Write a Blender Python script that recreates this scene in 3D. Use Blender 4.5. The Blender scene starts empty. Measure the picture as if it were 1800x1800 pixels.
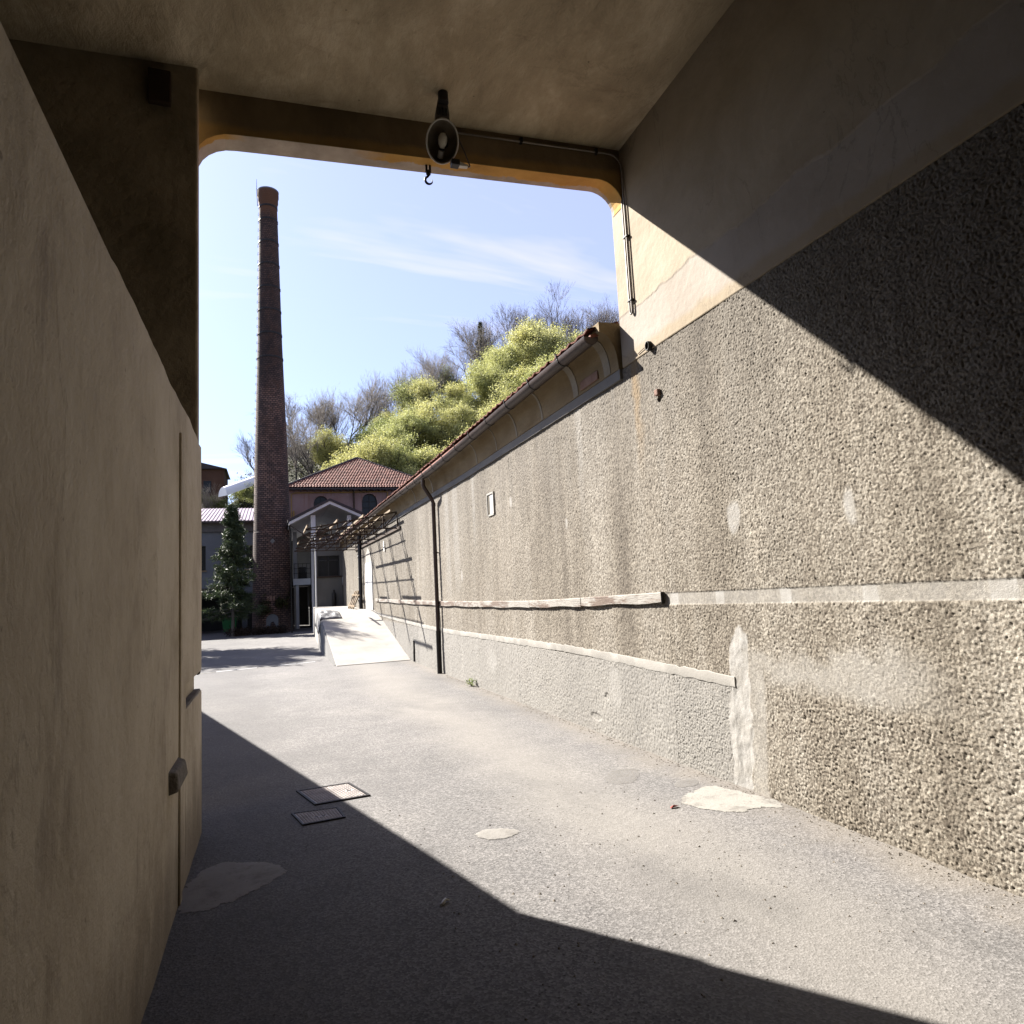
import bpy, bmesh, math, random
import numpy as np
from mathutils import Vector, Matrix

random.seed(7)
rng = np.random.default_rng(7)
S = bpy.context.scene
COL = S.collection
R = math.radians

# ------------------------------------------------------------------ camera
EYE = Vector((0.0, 0.0, 1.6))
PITCH, HEADING, ROLL = R(6.418), R(19.498), R(2.977)
cd = bpy.data.cameras.new("camera"); cam = bpy.data.objects.new("camera", cd); COL.objects.link(cam)
cd.lens = 24.0; cd.sensor_width = 36.0; cd.clip_start = 0.05; cd.clip_end = 3000
fwd = Vector((math.sin(HEADING) * math.cos(PITCH), math.cos(HEADING) * math.cos(PITCH), math.sin(PITCH)))
rt = Vector((math.cos(HEADING), -math.sin(HEADING), 0)); upv = rt.cross(fwd)
c_, s_ = math.cos(ROLL), math.sin(ROLL)
rt2 = rt * c_ - upv * s_; up2 = rt * s_ + upv * c_
m3 = Matrix((rt2, up2, -fwd)).transposed()
cam.matrix_world = Matrix.Translation(EYE) @ m3.to_4x4()
S.camera = cam

# ------------------------------------------------------------------ light
SUN = Vector((-0.79, 1.04, 1.0)).normalized()          # towards the sun
EL = math.asin(SUN.z); AZ = math.atan2(SUN.x, SUN.y)     # clockwise from +Y
w = bpy.data.worlds.new("World"); S.world = w; w.use_nodes = True
nt = w.node_tree; nt.nodes.clear(); N = nt.nodes.new; L = nt.links.new
out = N("ShaderNodeOutputWorld"); bg = N("ShaderNodeBackground"); sky = N("ShaderNodeTexSky")
sky.sky_type = 'NISHITA'; sky.sun_disc = False; sky.sun_elevation = EL; sky.sun_rotation = AZ
sky.altitude = 300; sky.air_density = 1.0; sky.dust_density = 1.2; sky.ozone_density = 8.0
bg.inputs[1].default_value = 0.05
# thin cirrus all over the sky
tc = N("ShaderNodeTexCoord"); sep = N("ShaderNodeSeparateXYZ"); L(tc.outputs['Generated'], sep.inputs[0])
zz = N("ShaderNodeMath"); zz.operation = 'MAXIMUM'; zz.inputs[1].default_value = 0.03; L(sep.outputs[2], zz.inputs[0])
zz2 = N("ShaderNodeMath"); zz2.operation = 'ADD'; zz2.inputs[1].default_value = 0.12; L(zz.outputs[0], zz2.inputs[0])
dx = N("ShaderNodeMath"); dx.operation = 'DIVIDE'; L(sep.outputs[0], dx.inputs[0]); L(zz2.outputs[0], dx.inputs[1])
dy = N("ShaderNodeMath"); dy.operation = 'DIVIDE'; L(sep.outputs[1], dy.inputs[0]); L(zz2.outputs[0], dy.inputs[1])
cmb = N("ShaderNodeCombineXYZ"); L(dx.outputs[0], cmb.inputs[0]); L(dy.outputs[0], cmb.inputs[1])
mp = N("ShaderNodeMapping"); mp.inputs['Rotation'].default_value = (0, 0, R(24)); mp.inputs['Scale'].default_value = (0.55, 2.6, 1)
mp.inputs['Location'].default_value = (0.35, 0.2, 0)
L(cmb.outputs[0], mp.inputs[0])
n1 = N("ShaderNodeTexNoise"); n1.inputs['Scale'].default_value = 0.8; n1.inputs['Detail'].default_value = 5; n1.inputs['Roughness'].default_value = 0.6
n1.inputs['Distortion'].default_value = 0.6
L(mp.outputs[0], n1.inputs['Vector'])
cr = N("ShaderNodeValToRGB"); cr.color_ramp.elements[0].position = 0.55; cr.color_ramp.elements[1].position = 0.78
cr.color_ramp.elements[0].color = (0.36, 0.36, 0.36, 1); cr.color_ramp.elements[1].color = (0.9, 0.9, 0.9, 1)
L(n1.outputs[0], cr.inputs[0])
mx = N("ShaderNodeMixRGB"); mx.blend_type = 'MIX'; L(cr.outputs[0], mx.inputs[0]); L(sky.outputs[0], mx.inputs[1]); mx.inputs[2].default_value = (4.8, 4.5, 6.0, 1)
L(mx.outputs[0], bg.inputs[0]); L(bg.outputs[0], out.inputs[0])

sl = bpy.data.lights.new("sun", 'SUN'); so = bpy.data.objects.new("sun", sl); COL.objects.link(so)
sl.energy = 5.0; sl.angle = R(0.53); sl.color = (1.0, 0.945, 0.87)
so.rotation_euler = (-SUN).to_track_quat('-Z', 'Y').to_euler(); so.location = (-30, 40, 60)

S.view_settings.view_transform = 'Standard'; S.view_settings.look = 'None'
S.view_settings.gamma = 1.0; S.view_settings.use_curve_mapping = False
S.view_settings.exposure = 2.3
S.render.engine = 'CYCLES'
S.cycles.max_bounces = 8; S.cycles.diffuse_bounces = 5; S.cycles.transparent_max_bounces = 8

# ------------------------------------------------------------------ helpers
def link(o, parent=None, loc=None):
    COL.objects.link(o)
    if parent is not None:
        o.parent = parent
        if loc is None:
            o.matrix_parent_inverse = parent.matrix_basis.inverted()
    return o

def tag(o, label, cat, group=None):
    o["label"] = label; o["category"] = cat
    if group: o["group"] = group
    return o

def thing(name, loc, label, cat, group=None):
    o = bpy.data.objects.new(name, None); o.empty_display_size = 0.1
    o.matrix_basis = Matrix.Translation(Vector(loc)); COL.objects.link(o)
    return tag(o, label, cat, group)

class MB:
    def __init__(s): s.v = []; s.f = []
    def add(s, vs, fs):
        b = len(s.v); s.v.extend([tuple(p) for p in vs]); s.f.extend([tuple(b + i for i in f) for f in fs]); return s
    def box(s, x0, x1, y0, y1, z0, z1):
        vs = [(x0,y0,z0),(x1,y0,z0),(x1,y1,z0),(x0,y1,z0),(x0,y0,z1),(x1,y0,z1),(x1,y1,z1),(x0,y1,z1)]
        return s.add(vs, [(0,3,2,1),(4,5,6,7),(0,1,5,4),(1,2,6,5),(2,3,7,6),(3,0,4,7)])
    def hexa(s, vs):
        return s.add(vs, [(0,3,2,1),(4,5,6,7),(0,1,5,4),(1,2,6,5),(2,3,7,6),(3,0,4,7)])
    def quad(s, a, b, c, d): return s.add([a,b,c,d], [(0,1,2,3)])
    def tube(s, pts, r, n=8, cap=True):
        pts = [Vector(p) for p in pts]; rs = r if isinstance(r, (list, tuple)) else [r] * len(pts)
        rings = []; ref = None
        for i, p in enumerate(pts):
            d = (pts[min(i+1, len(pts)-1)] - pts[max(i-1, 0)]).normalized()
            if ref is None:
                ref = Vector((0,0,1)) if abs(d.z) < 0.9 else Vector((1,0,0))
            u = d.cross(ref).normalized(); v = d.cross(u).normalized(); ref = u.cross(d) if False else ref - d * ref.dot(d)
            if ref.length < 1e-3: ref = v
            ref.normalize()
            rings.append([p + (u * math.cos(a) + v * math.sin(a)) * rs[i] for a in [2*math.pi*k/n for k in range(n)]])
        vs = [q for ring in rings for q in ring]; fs = []
        for i in range(len(pts) - 1):
            for k in range(n):
                a = i*n + k; b = i*n + (k+1) % n
                fs.append((a, b, b+n, a+n))
        if cap:
            fs.append(tuple(range(n))[::-1]); fs.append(tuple((len(pts)-1)*n + k for k in range(n)))
        return s.add(vs, fs)
    def bar(s, p, q, w, h=None):
        h = h or w; p = Vector(p); q = Vector(q); d = (q-p).normalized()
        ref = Vector((0,0,1)) if abs(d.z) < 0.95 else Vector((1,0,0))
        u = d.cross(ref).normalized() * w/2; v = d.cross(u).normalized() * h/2
        vs = [p-u-v,p+u-v,q+u-v,q-u-v,p-u+v,p+u+v,q+u+v,q-u+v]
        return s.hexa(vs)
    def lathe(s, prof, n=24, c=(0,0,0), cap=True):
        vs = [(c[0]+r*math.cos(2*math.pi*k/n), c[1]+r*math.sin(2*math.pi*k/n), c[2]+z) for r, z in prof for k in range(n)]
        fs = []
        for i in range(len(prof)-1):
            for k in range(n):
                a = i*n+k; b = i*n+(k+1) % n; fs.append((a, b, b+n, a+n))
        if cap:
            fs.append(tuple(range(n))[::-1]); fs.append(tuple((len(prof)-1)*n+k for k in range(n)))
        return s.add(vs, fs)
    def extrude_y(s, prof, ys, dz=lambda y: 0.0, closed=True, cap=True):
        n = len(prof); vs = []; fs = []
        for y in ys: vs += [(x, y, z + dz(y)) for x, z in prof]
        m = n if closed else n-1
        for i in range(len(ys)-1):
            for k in range(m):
                a = i*n+k; b = i*n+(k+1) % n; fs.append((a, a+n, b+n, b))
        if cap and closed:
            fs.append(tuple(range(n))); fs.append(tuple((len(ys)-1)*n+k for k in range(n))[::-1])
        return s.add(vs, fs)
    def mesh(s, name, mat, smooth=False):
        me = bpy.data.meshes.new(name); me.from_pydata(s.v, [], s.f); me.materials.append(mat)
        if smooth:
            me.polygons.foreach_set("use_smooth", [True]*len(me.polygons))
        me.update(); return me
    def build(s, name, mat, parent=None, smooth=False, bevel=0, loc=None, sharp=None):
        me = s.mesh(name, mat, smooth or sharp is not None)
        if sharp is not None: me.set_sharp_from_angle(angle=R(sharp))
        o = bpy.data.objects.new(name, me)
        if loc is not None: o.location = loc
        link(o, parent, loc)
        if bevel:
            bm = bmesh.new(); bm.from_mesh(me); bmesh.ops.recalc_face_normals(bm, faces=bm.faces); bm.to_mesh(me); bm.free()
            b = o.modifiers.new("bevel", 'BEVEL'); b.width = bevel; b.segments = 2; b.limit_method = 'ANGLE'
        return o

def grid_mesh(name, V, nx, ny, mat, attrs=None, smooth=True):
    """V: (ny,nx,3) array"""
    me = bpy.data.meshes.new(name); me.vertices.add(nx*ny); me.vertices.foreach_set("co", V.reshape(-1).astype(np.float32))
    idx = np.arange(nx*ny).reshape(ny, nx)
    q = np.stack([idx[:-1,:-1], idx[:-1,1:], idx[1:,1:], idx[1:,:-1]], -1).reshape(-1, 4); n = len(q)
    me.loops.add(n*4); me.loops.foreach_set("vertex_index", q.reshape(-1).astype(np.int32))
    me.polygons.add(n); me.polygons.foreach_set("loop_start", np.arange(0, n*4, 4, dtype=np.int32))
    me.polygons.foreach_set("loop_total", np.full(n, 4, dtype=np.int32))
    if smooth: me.polygons.foreach_set("use_smooth", np.ones(n, dtype=bool))
    me.update(calc_edges=True)
    for k, a in (attrs or {}).items():
        at = me.attributes.new(k, 'FLOAT', 'POINT'); at.data.foreach_set("value", a.reshape(-1).astype(np.float32))
    me.materials.append(mat); return me

def tri_mesh(name, V, F, mat, smooth=False):
    V = np.asarray(V, dtype=np.float32); F = np.asarray(F, dtype=np.int32); k = F.shape[1]; n = len(F)
    me = bpy.data.meshes.new(name); me.vertices.add(len(V)); me.vertices.foreach_set("co", V.reshape(-1))
    me.loops.add(n*k); me.loops.foreach_set("vertex_index", F.reshape(-1)); me.polygons.add(n)
    me.polygons.foreach_set("loop_start", np.arange(0, n*k, k, dtype=np.int32)); me.polygons.foreach_set("loop_total", np.full(n, k, dtype=np.int32))
    if smooth: me.polygons.foreach_set("use_smooth", np.ones(n, dtype=bool))
    me.update(calc_edges=True); me.materials.append(mat); return me

def vnoise(x, y, seed=0):
    """smooth value noise, arrays"""
    g = np.random.default_rng(seed).random((64, 64))
    xi = np.floor(x).astype(int); yi = np.floor(y).astype(int); fx = x-xi; fy = y-yi
    fx = fx*fx*(3-2*fx); fy = fy*fy*(3-2*fy)
    a = g[yi % 64, xi % 64]; b = g[yi % 64, (xi+1) % 64]; c = g[(yi+1) % 64, xi % 64]; d = g[(yi+1) % 64, (xi+1) % 64]
    return (a*(1-fx)+b*fx)*(1-fy)+(c*(1-fx)+d*fx)*fy
def fnoise(x, y, seed=0, o=4):
    return sum(vnoise(x*2**i, y*2**i, seed+i)*0.5**i for i in range(o))/sum(0.5**i for i in range(o))

# ------------------------------------------------------------------ materials
class NM:
    """small node-graph helper"""
    def __init__(s, name, rough=0.9, metal=0.0, k=0.34):
        s.k = k
        s.m = bpy.data.materials.new(name); s.m.use_nodes = True; s.t = s.m.node_tree
        s.b = s.t.nodes["Principled BSDF"]; s.b.inputs['Roughness'].default_value = rough; s.b.inputs['Metallic'].default_value = metal
        s.b.inputs['Specular IOR Level'].default_value = 0.3
        s.c = s.t.nodes.new("ShaderNodeTexCoord").outputs['Object']
    def n(s, typ, **kw):
        nd = s.t.nodes.new(typ)
        for k, v in kw.items(): setattr(nd, k, v)
        return nd
    def l(s, a, b): s.t.links.new(a, b)
    def vec(s, scale=(1,1,1), loc=(0,0,0), rot=(0,0,0)):
        mp = s.n("ShaderNodeMapping"); mp.inputs['Scale'].default_value = scale; mp.inputs['Location'].default_value = loc; mp.inputs['Rotation'].default_value = rot
        s.l(s.c, mp.inputs[0]); return mp.outputs[0]
    def noise(s, scale, detail=4, rough=0.55, vec=None, dist=0.0):
        nd = s.n("ShaderNodeTexNoise"); nd.inputs['Scale'].default_value = scale; nd.inputs['Detail'].default_value = detail
        nd.inputs['Roughness'].default_value = rough; nd.inputs['Distortion'].default_value = dist
        s.l(vec if vec is not None else s.c, nd.inputs['Vector']); return nd.outputs[0]
    def voro(s, scale, feature='F1', vec=None, outp='Distance', rand=1.0):
        nd = s.n("ShaderNodeTexVoronoi", feature=feature); nd.inputs['Scale'].default_value = scale; nd.inputs['Randomness'].default_value = rand
        s.l(vec if vec is not None else s.c, nd.inputs['Vector']); return nd.outputs[outp]
    def ramp(s, fac, stops, interp='LINEAR', raw=False):
        kk = 1.0 if raw else s.k
        nd = s.n("ShaderNodeValToRGB"); e = nd.color_ramp.elements; nd.color_ramp.interpolation = interp
        while len(e) < len(stops): e.new(0.5)
        for el, (p, c) in zip(e, stops):
            el.position = p; el.color = (c, c, c, 1) if isinstance(c, (int, float)) else (c[0]*kk, c[1]*kk, c[2]*kk, 1)
        s.l(fac, nd.inputs[0]); return nd.outputs[0]
    def mix(s, fac, a, b, mode='MIX'):
        nd = s.n("ShaderNodeMixRGB", blend_type=mode)
        for i, x in enumerate((fac, a, b)):
            if isinstance(x, (int, float)): nd.inputs[i].default_value = x if i == 0 else (x, x, x, 1)
            elif isinstance(x, tuple): nd.inputs[i].default_value = (x[0]*s.k, x[1]*s.k, x[2]*s.k, 1)
            else: s.l(x, nd.inputs[i])
        return nd.outputs[0]
    def math(s, op, a, b=0.0, clamp=False):
        nd = s.n("ShaderNodeMath", operation=op, use_clamp=clamp)
        for i, x in enumerate((a, b)):
            if isinstance(x, (int, float)): nd.inputs[i].default_value = x
            else: s.l(x, nd.inputs[i])
        return nd.outputs[0]
    def xyz(s):
        nd = s.n("ShaderNodeSeparateXYZ"); s.l(s.c, nd.inputs[0]); return nd.outputs
    def attr(s, name):
        return s.n("ShaderNodeAttribute", attribute_name=name).outputs['Fac']
    def smooth(s, v, lo, hi):
        nd = s.n("ShaderNodeMapRange", interpolation_type='SMOOTHSTEP'); s.l(v, nd.inputs[0])
        nd.inputs[1].default_value = lo; nd.inputs[2].default_value = hi; return nd.outputs[0]
    def color(s, c):
        if isinstance(c, tuple): s.b.inputs['Base Color'].default_value = (*c, 1)
        else: s.l(c, s.b.inputs['Base Color'])
        return s
    def rough(s, c): s.l(c, s.b.inputs['Roughness']); return s
    def bump(s, h, dist=0.01, strength=1.0):
        nd = s.n("ShaderNodeBump"); nd.inputs['Strength'].default_value = strength; nd.inputs['Distance'].default_value = dist
        s.l(h, nd.inputs['Height'])
        prev = s.b.inputs['Normal'].links
        if prev: s.l(prev[0].from_socket, nd.inputs['Normal'])
        s.l(nd.outputs[0], s.b.inputs['Normal']); return s

def simple(name, c1, c2, scale=3.0, rough=0.8, bump=0.0, bscale=40.0, metal=0.0, stretch=(1,1,1), spec=0.3, k=0.34):
    m = NM(name, rough, metal, k); v = m.vec(stretch)
    m.color(m.ramp(m.noise(scale, 6, 0.6, v), [(0.3, c1), (0.7, c2)]))
    m.b.inputs['Specular IOR Level'].default_value = spec
    if bump: m.bump(m.noise(bscale, 4, 0.6, v), bump)
    return m.m

def make_asphalt():
    m = NM("asphalt", 0.92, k=0.45); x, y, z = m.xyz()
    big = m.noise(0.55, 5, 0.6); mid = m.noise(3.0, 5, 0.65); fine = m.noise(160, 3, 0.7); grain = m.voro(95, outp='Color')
    base = m.ramp(big, [(0.3, (0.18, 0.174, 0.17)), (0.5, (0.235, 0.225, 0.22)), (0.7, (0.30, 0.285, 0.27))])
    base = m.mix(0.35, base, m.ramp(mid, [(0.3, (0.175, 0.168, 0.162)), (0.7, (0.32, 0.30, 0.285))]))
    gs = m.n("ShaderNodeSeparateColor"); m.l(grain, gs.inputs[0])
    base = m.mix(0.8, base, m.ramp(gs.outputs[0], [(0.0, 0.5), (0.55, 0.98), (1.0, 1.6)]), 'MULTIPLY')
    g2 = m.n("ShaderNodeSeparateColor"); m.l(m.voro(42, outp='Color'), g2.inputs[0])
    base = m.mix(0.25, base, m.ramp(g2.outputs[1], [(0.0, 0.72), (0.6, 1.0), (0.93, 1.1), (1.0, 1.7)]), 'MULTIPLY')
    # wheel tracks worn paler along the drive, tone darkened towards the left
    wv = m.math('ADD', x, m.math('MULTIPLY', m.math('ADD', m.noise(0.45, 4), -0.5), 1.3))
    tr1 = m.ramp(m.math('ABSOLUTE', m.math('ADD', wv, -2.15)), [(0.12, 1.0), (0.75, 0.0)])
    base = m.mix(m.math('MULTIPLY', tr1, 0.5), base, (0.37, 0.345, 0.31))
    lf = m.smooth(m.math('ADD', wv, m.math('MULTIPLY', y, 0.06)), 1.2, 0.1)
    base = m.mix(m.math('MULTIPLY', lf, 0.5), base, (0.125, 0.12, 0.12))
    # small dark pits, thicker in places
    pit = m.voro(27, rand=1.0); pn = m.noise(1.3, 3)
    pm = m.math('MULTIPLY', m.ramp(pit, [(0.10, 1.0), (0.2, 0.0)]), m.smooth(pn, 0.44, 0.58))
    base = m.mix(m.math('MULTIPLY', pm, 0.85), base, (0.035, 0.032, 0.03))
    # smooth, older area with a paler film near the wall, brown dirt along its foot
    wob = m.math('MULTIPLY', m.noise(2.2, 4), 0.55)
    near = m.smooth(m.math('ADD', x, wob), 3.15, 3.75)
    base = m.mix(m.math('MULTIPLY', near, 0.55), base, (0.30, 0.26, 0.21))
    # dark, tarry stains with their own outline
    st = m.noise(0.9, 5, 0.6, m.vec((1.0, 0.45, 1), (3.1, 1.7, 0)), 0.4)
    base = m.mix(m.math('MULTIPLY', m.smooth(st, 0.52, 0.68), 0.3), base, (0.12, 0.115, 0.112))
    m.color(base)
    m.bump(fine, 0.003, 0.7); m.bump(m.voro(95), 0.004, 0.5); m.bump(mid, 0.012, 0.5)
    return m.m

def make_pebble(name, far=False):
    m = NM(name, 0.95); x, y, z = m.xyz()
    cell = m.voro(64, outp='Color'); cs = m.n("ShaderNodeSeparateColor"); m.l(cell, cs.inputs[0])
    base = m.ramp(cs.outputs[0], [(0.0, (0.20, 0.17, 0.135)), (0.45, (0.375, 0.335, 0.28)), (1.0, (0.62, 0.575, 0.50))])
    st = m.noise(1.0, 6, 0.65, m.vec((1, 1.9, 0.17)))
    base = m.mix(0.9, base, m.ramp(st, [(0.3, (0.50, 0.46, 0.41)), (0.47, (0.88, 0.85, 0.80)), (0.6, (1.0, 0.99, 0.97)), (0.72, (1.4, 1.4, 1.38))], raw=True), 'MULTIPLY')
    blot = m.noise(0.5, 5, 0.6, m.vec((1, 1, 0.8), (5, 2, 1)))
    base = m.mix(0.6, base, m.ramp(blot, [(0.35, (0.72, 0.69, 0.64)), (0.65, (1.15, 1.15, 1.15))], raw=True), 'MULTIPLY')
    # damp darker run-off below the eaves, with ragged lower edge
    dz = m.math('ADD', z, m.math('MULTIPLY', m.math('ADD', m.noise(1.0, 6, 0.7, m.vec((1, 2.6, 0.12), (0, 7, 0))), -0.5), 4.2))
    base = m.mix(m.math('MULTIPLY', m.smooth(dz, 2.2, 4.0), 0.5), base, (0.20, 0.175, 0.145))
    # rust coloured streak below the cornice end
    dyy = m.math('ABSOLUTE', m.math('ADD', m.math('ADD', y, -5.72), m.math('MULTIPLY', m.math('ADD', m.noise(3, 3), -0.5), 0.25)))
    rs = m.math('MULTIPLY', m.ramp(dyy, [(0.02, 1.0), (0.09, 0.0)]), m.smooth(z, 2.5, 3.6))
    base = m.mix(m.math('MULTIPLY', rs, 0.55), base, (0.50, 0.33, 0.15))
    # grey, smeared plinth zone below the cement band
    pl = m.attr("plinth")
    base = m.mix(m.math('MULTIPLY', pl, 0.62), base, (0.50, 0.49, 0.465))
    cem = m.attr("cement")
    ccol = m.ramp(m.noise(6, 5, 0.65), [(0.3, (0.52, 0.49, 0.44)), (0.7, (0.72, 0.70, 0.66))])
    base = m.mix(cem, base, ccol)
    m.color(base)
    if far:
        m.bump(m.voro(48, feature='SMOOTH_F1'), 0.03, 1.0); m.bump(m.noise(28, 3), 0.02, 0.8)
    else:
        m.bump(m.noise(140, 3, 0.6), 0.004, 0.8)
    return m.m

def make_passage_plaster():
    m = NM("passage_plaster", 0.9); x, y, z = m.xyz()
    wob = m.math('MULTIPLY', m.math('ADD', m.noise(1.4, 5, 0.6), -0.5), 0.22)
    zz = m.math('ADD', z, wob)
    grey = m.ramp(m.noise(1.1, 7, 0.68, None, 0.5), [(0.3, (0.56, 0.455, 0.315)), (0.7, (0.78, 0.665, 0.50))])
    cream = m.ramp(m.noise(2.0, 6, 0.6), [(0.3, (0.56, 0.48, 0.39)), (0.7, (0.70, 0.62, 0.53))])
    ochre = (0.58, 0.44, 0.25)
    base = m.mix(m.smooth(zz, 4.27, 4.31), cream, grey)
    oc = m.smooth(m.math('ADD', z, m.math('MULTIPLY', m.math('ADD', m.noise(5, 4), -0.5), 0.12)), 3.84, 3.92)
    base = m.mix(oc, m.mix(0.6, cream, ochre), base)
    cr = m.voro(2.2, feature='DISTANCE_TO_EDGE', vec=m.vec((1,1,1)))
    sp = m.voro(14); pm = m.math('MULTIPLY', m.ramp(sp, [(0.05, 1.0), (0.1, 0.0)]), m.smooth(m.noise(2, 3), 0.55, 0.7))
    base = m.mix(m.math('MULTIPLY', pm, 0.7), base, (0.16, 0.12, 0.08))
    cn = m.math('ABSOLUTE', m.math('ADD', m.noise(1.0, 7, 0.62, m.vec((1, 1, 0.6), (2, 5, 1)), 0.6), -0.5))
    cm = m.math('MULTIPLY', m.ramp(cn, [(0.0, 1.0), (0.007, 0.0)]), m.smooth(m.noise(0.8, 3, 0.5, m.vec((1, 1, 1), (9, 3, 4))), 0.5, 0.62))
    base = m.mix(m.math('MULTIPLY', cm, 0.28), base, (0.09, 0.07, 0.045))
    m.color(base); m.bump(m.noise(9, 6, 0.6), 0.012, 0.7); m.bump(m.smooth(zz, 4.27, 4.30), 0.006, 0.8)
    return m.m

def make_beige_wall():
    m = NM("beige_render", 0.9, k=0.86); x, y, z = m.xyz()
    base = m.ramp(m.noise(1.5, 9, 0.72, m.vec((1, 1, 0.8))), [(0.3, (0.33, 0.275, 0.19)), (0.47, (0.50, 0.425, 0.315)), (0.62, (0.58, 0.505, 0.385)), (0.75, (0.68, 0.60, 0.47))])
    st = m.noise(2.6, 7, 0.7, m.vec((1, 1.6, 0.5)))
    base = m.mix(m.math('MULTIPLY', m.smooth(st, 0.58, 0.72), 0.5), base, (0.22, 0.18, 0.13))
    sp = m.noise(11, 4, 0.7); base = m.mix(m.math('MULTIPLY', m.smooth(sp, 0.66, 0.74), 0.6), base, (0.14, 0.11, 0.08))
    gr = m.math('ADD', z, m.math('MULTIPLY', m.math('ADD', m.noise(2.2, 6, 0.7, m.vec((1, 1.5, 0.6))), -0.5), 1.1))
    base = m.mix(m.math('MULTIPLY', m.smooth(gr, 0.7, 0.0), 0.75), base, (0.15, 0.12, 0.085))
    cn = m.math('ABSOLUTE', m.math('ADD', m.noise(0.9, 7, 0.62, m.vec((1, 1, 0.6), (2, 5, 1)), 0.6), -0.5))
    cm = m.math('MULTIPLY', m.ramp(cn, [(0.0, 1.0), (0.007, 0.0)]), m.smooth(m.noise(0.8, 3, 0.5, m.vec((1, 1, 1), (9, 3, 4))), 0.5, 0.62))
    base = m.mix(m.math('MULTIPLY', cm, 0.28), base, (0.09, 0.07, 0.045))
    m.color(base); m.bump(m.noise(5, 8, 0.7), 0.03, 0.9)
    return m.m

def make_ceiling():
    m = NM("ceiling_plaster", 0.92, k=1.0)
    v = m.vec((1, 0.55, 1), rot=(0, 0, R(35)))
    base = m.ramp(m.noise(1.5, 9, 0.72, v, 0.35), [(0.28, (0.20, 0.165, 0.11)), (0.5, (0.34, 0.285, 0.195)), (0.72, (0.53, 0.455, 0.335))])
    st = m.noise(2.4, 6, 0.7, m.vec((0.5, 1.5, 1)), 0.8)
    base = m.mix(m.math('MULTIPLY', m.smooth(st, 0.56, 0.74), 0.45), base, (0.15, 0.11, 0.07))
    sp = m.voro(6); pm = m.math('MULTIPLY', m.ramp(sp, [(0.03, 1.0), (0.07, 0.0)]), m.smooth(m.noise(3, 4), 0.5, 0.62))
    base = m.mix(m.math('MULTIPLY', pm, 0.8), base, (0.05, 0.035, 0.02))
    cn = m.math('ABSOLUTE', m.math('ADD', m.noise(1.1, 7, 0.62, m.vec((1, 1, 0.6), (2, 5, 1)), 0.6), -0.5))
    cm = m.math('MULTIPLY', m.ramp(cn, [(0.0, 1.0), (0.007, 0.0)]), m.smooth(m.noise(0.8, 3, 0.5, m.vec((1, 1, 1), (9, 3, 4))), 0.5, 0.62))
    base = m.mix(m.math('MULTIPLY', cm, 0.28), base, (0.09, 0.07, 0.045))
    m.color(base); m.bump(m.noise(6, 8, 0.7, v, 0.3), 0.04, 0.8)
    return m.m

def make_lintel():
    m = NM("lintel_paint", 0.9, k=0.75); x, y, z = m.xyz()
    yellow = m.ramp(m.noise(2.2, 6, 0.65, m.vec((1,1,0.6))), [(0.3, (0.40, 0.225, 0.055)), (0.6, (0.60, 0.36, 0.10))])
    grey = m.ramp(m.noise(4, 6, 0.65), [(0.3, (0.34, 0.29, 0.24)), (0.7, (0.54, 0.47, 0.40))])
    brown = m.ramp(m.noise(2.5, 6, 0.65, m.vec((1,1,0.4))), [(0.3, (0.14, 0.105, 0.06)), (0.7, (0.27, 0.20, 0.115))])
    # paint flaked off towards the outer edge and on the left half
    wy = m.math('ADD', y, m.math('MULTIPLY', m.math('ADD', m.noise(3.5, 6, 0.7), -0.5), 0.22))
    edge = m.smooth(m.math('ADD', wy, m.math('MULTIPLY', x, -0.028)), 5.77, 5.79)
    left = m.math('SUBTRACT', 1.0, m.smooth(m.math('ADD', x, m.math('MULTIPLY', m.noise(2.6, 5), 0.9)), 1.2, 1.5))
    leftp = m.smooth(m.math('ADD', x, m.math('MULTIPLY', m.noise(3.0, 5), 0.3)), -0.2, 0.0)
    flake = m.math('MAXIMUM', edge, m.math('MULTIPLY', left, leftp))
    under = m.mix(flake, yellow, grey)
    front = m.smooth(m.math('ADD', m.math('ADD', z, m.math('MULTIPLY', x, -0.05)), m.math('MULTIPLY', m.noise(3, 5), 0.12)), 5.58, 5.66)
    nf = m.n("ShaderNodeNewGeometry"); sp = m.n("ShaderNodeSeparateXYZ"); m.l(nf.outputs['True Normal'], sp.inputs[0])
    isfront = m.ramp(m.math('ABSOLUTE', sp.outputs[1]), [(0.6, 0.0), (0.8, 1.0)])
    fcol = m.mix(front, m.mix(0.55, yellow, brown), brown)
    m.color(m.mix(isfront, under, fcol)); m.bump(m.noise(12, 6, 0.65), 0.012, 0.6)
    return m.m

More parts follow.
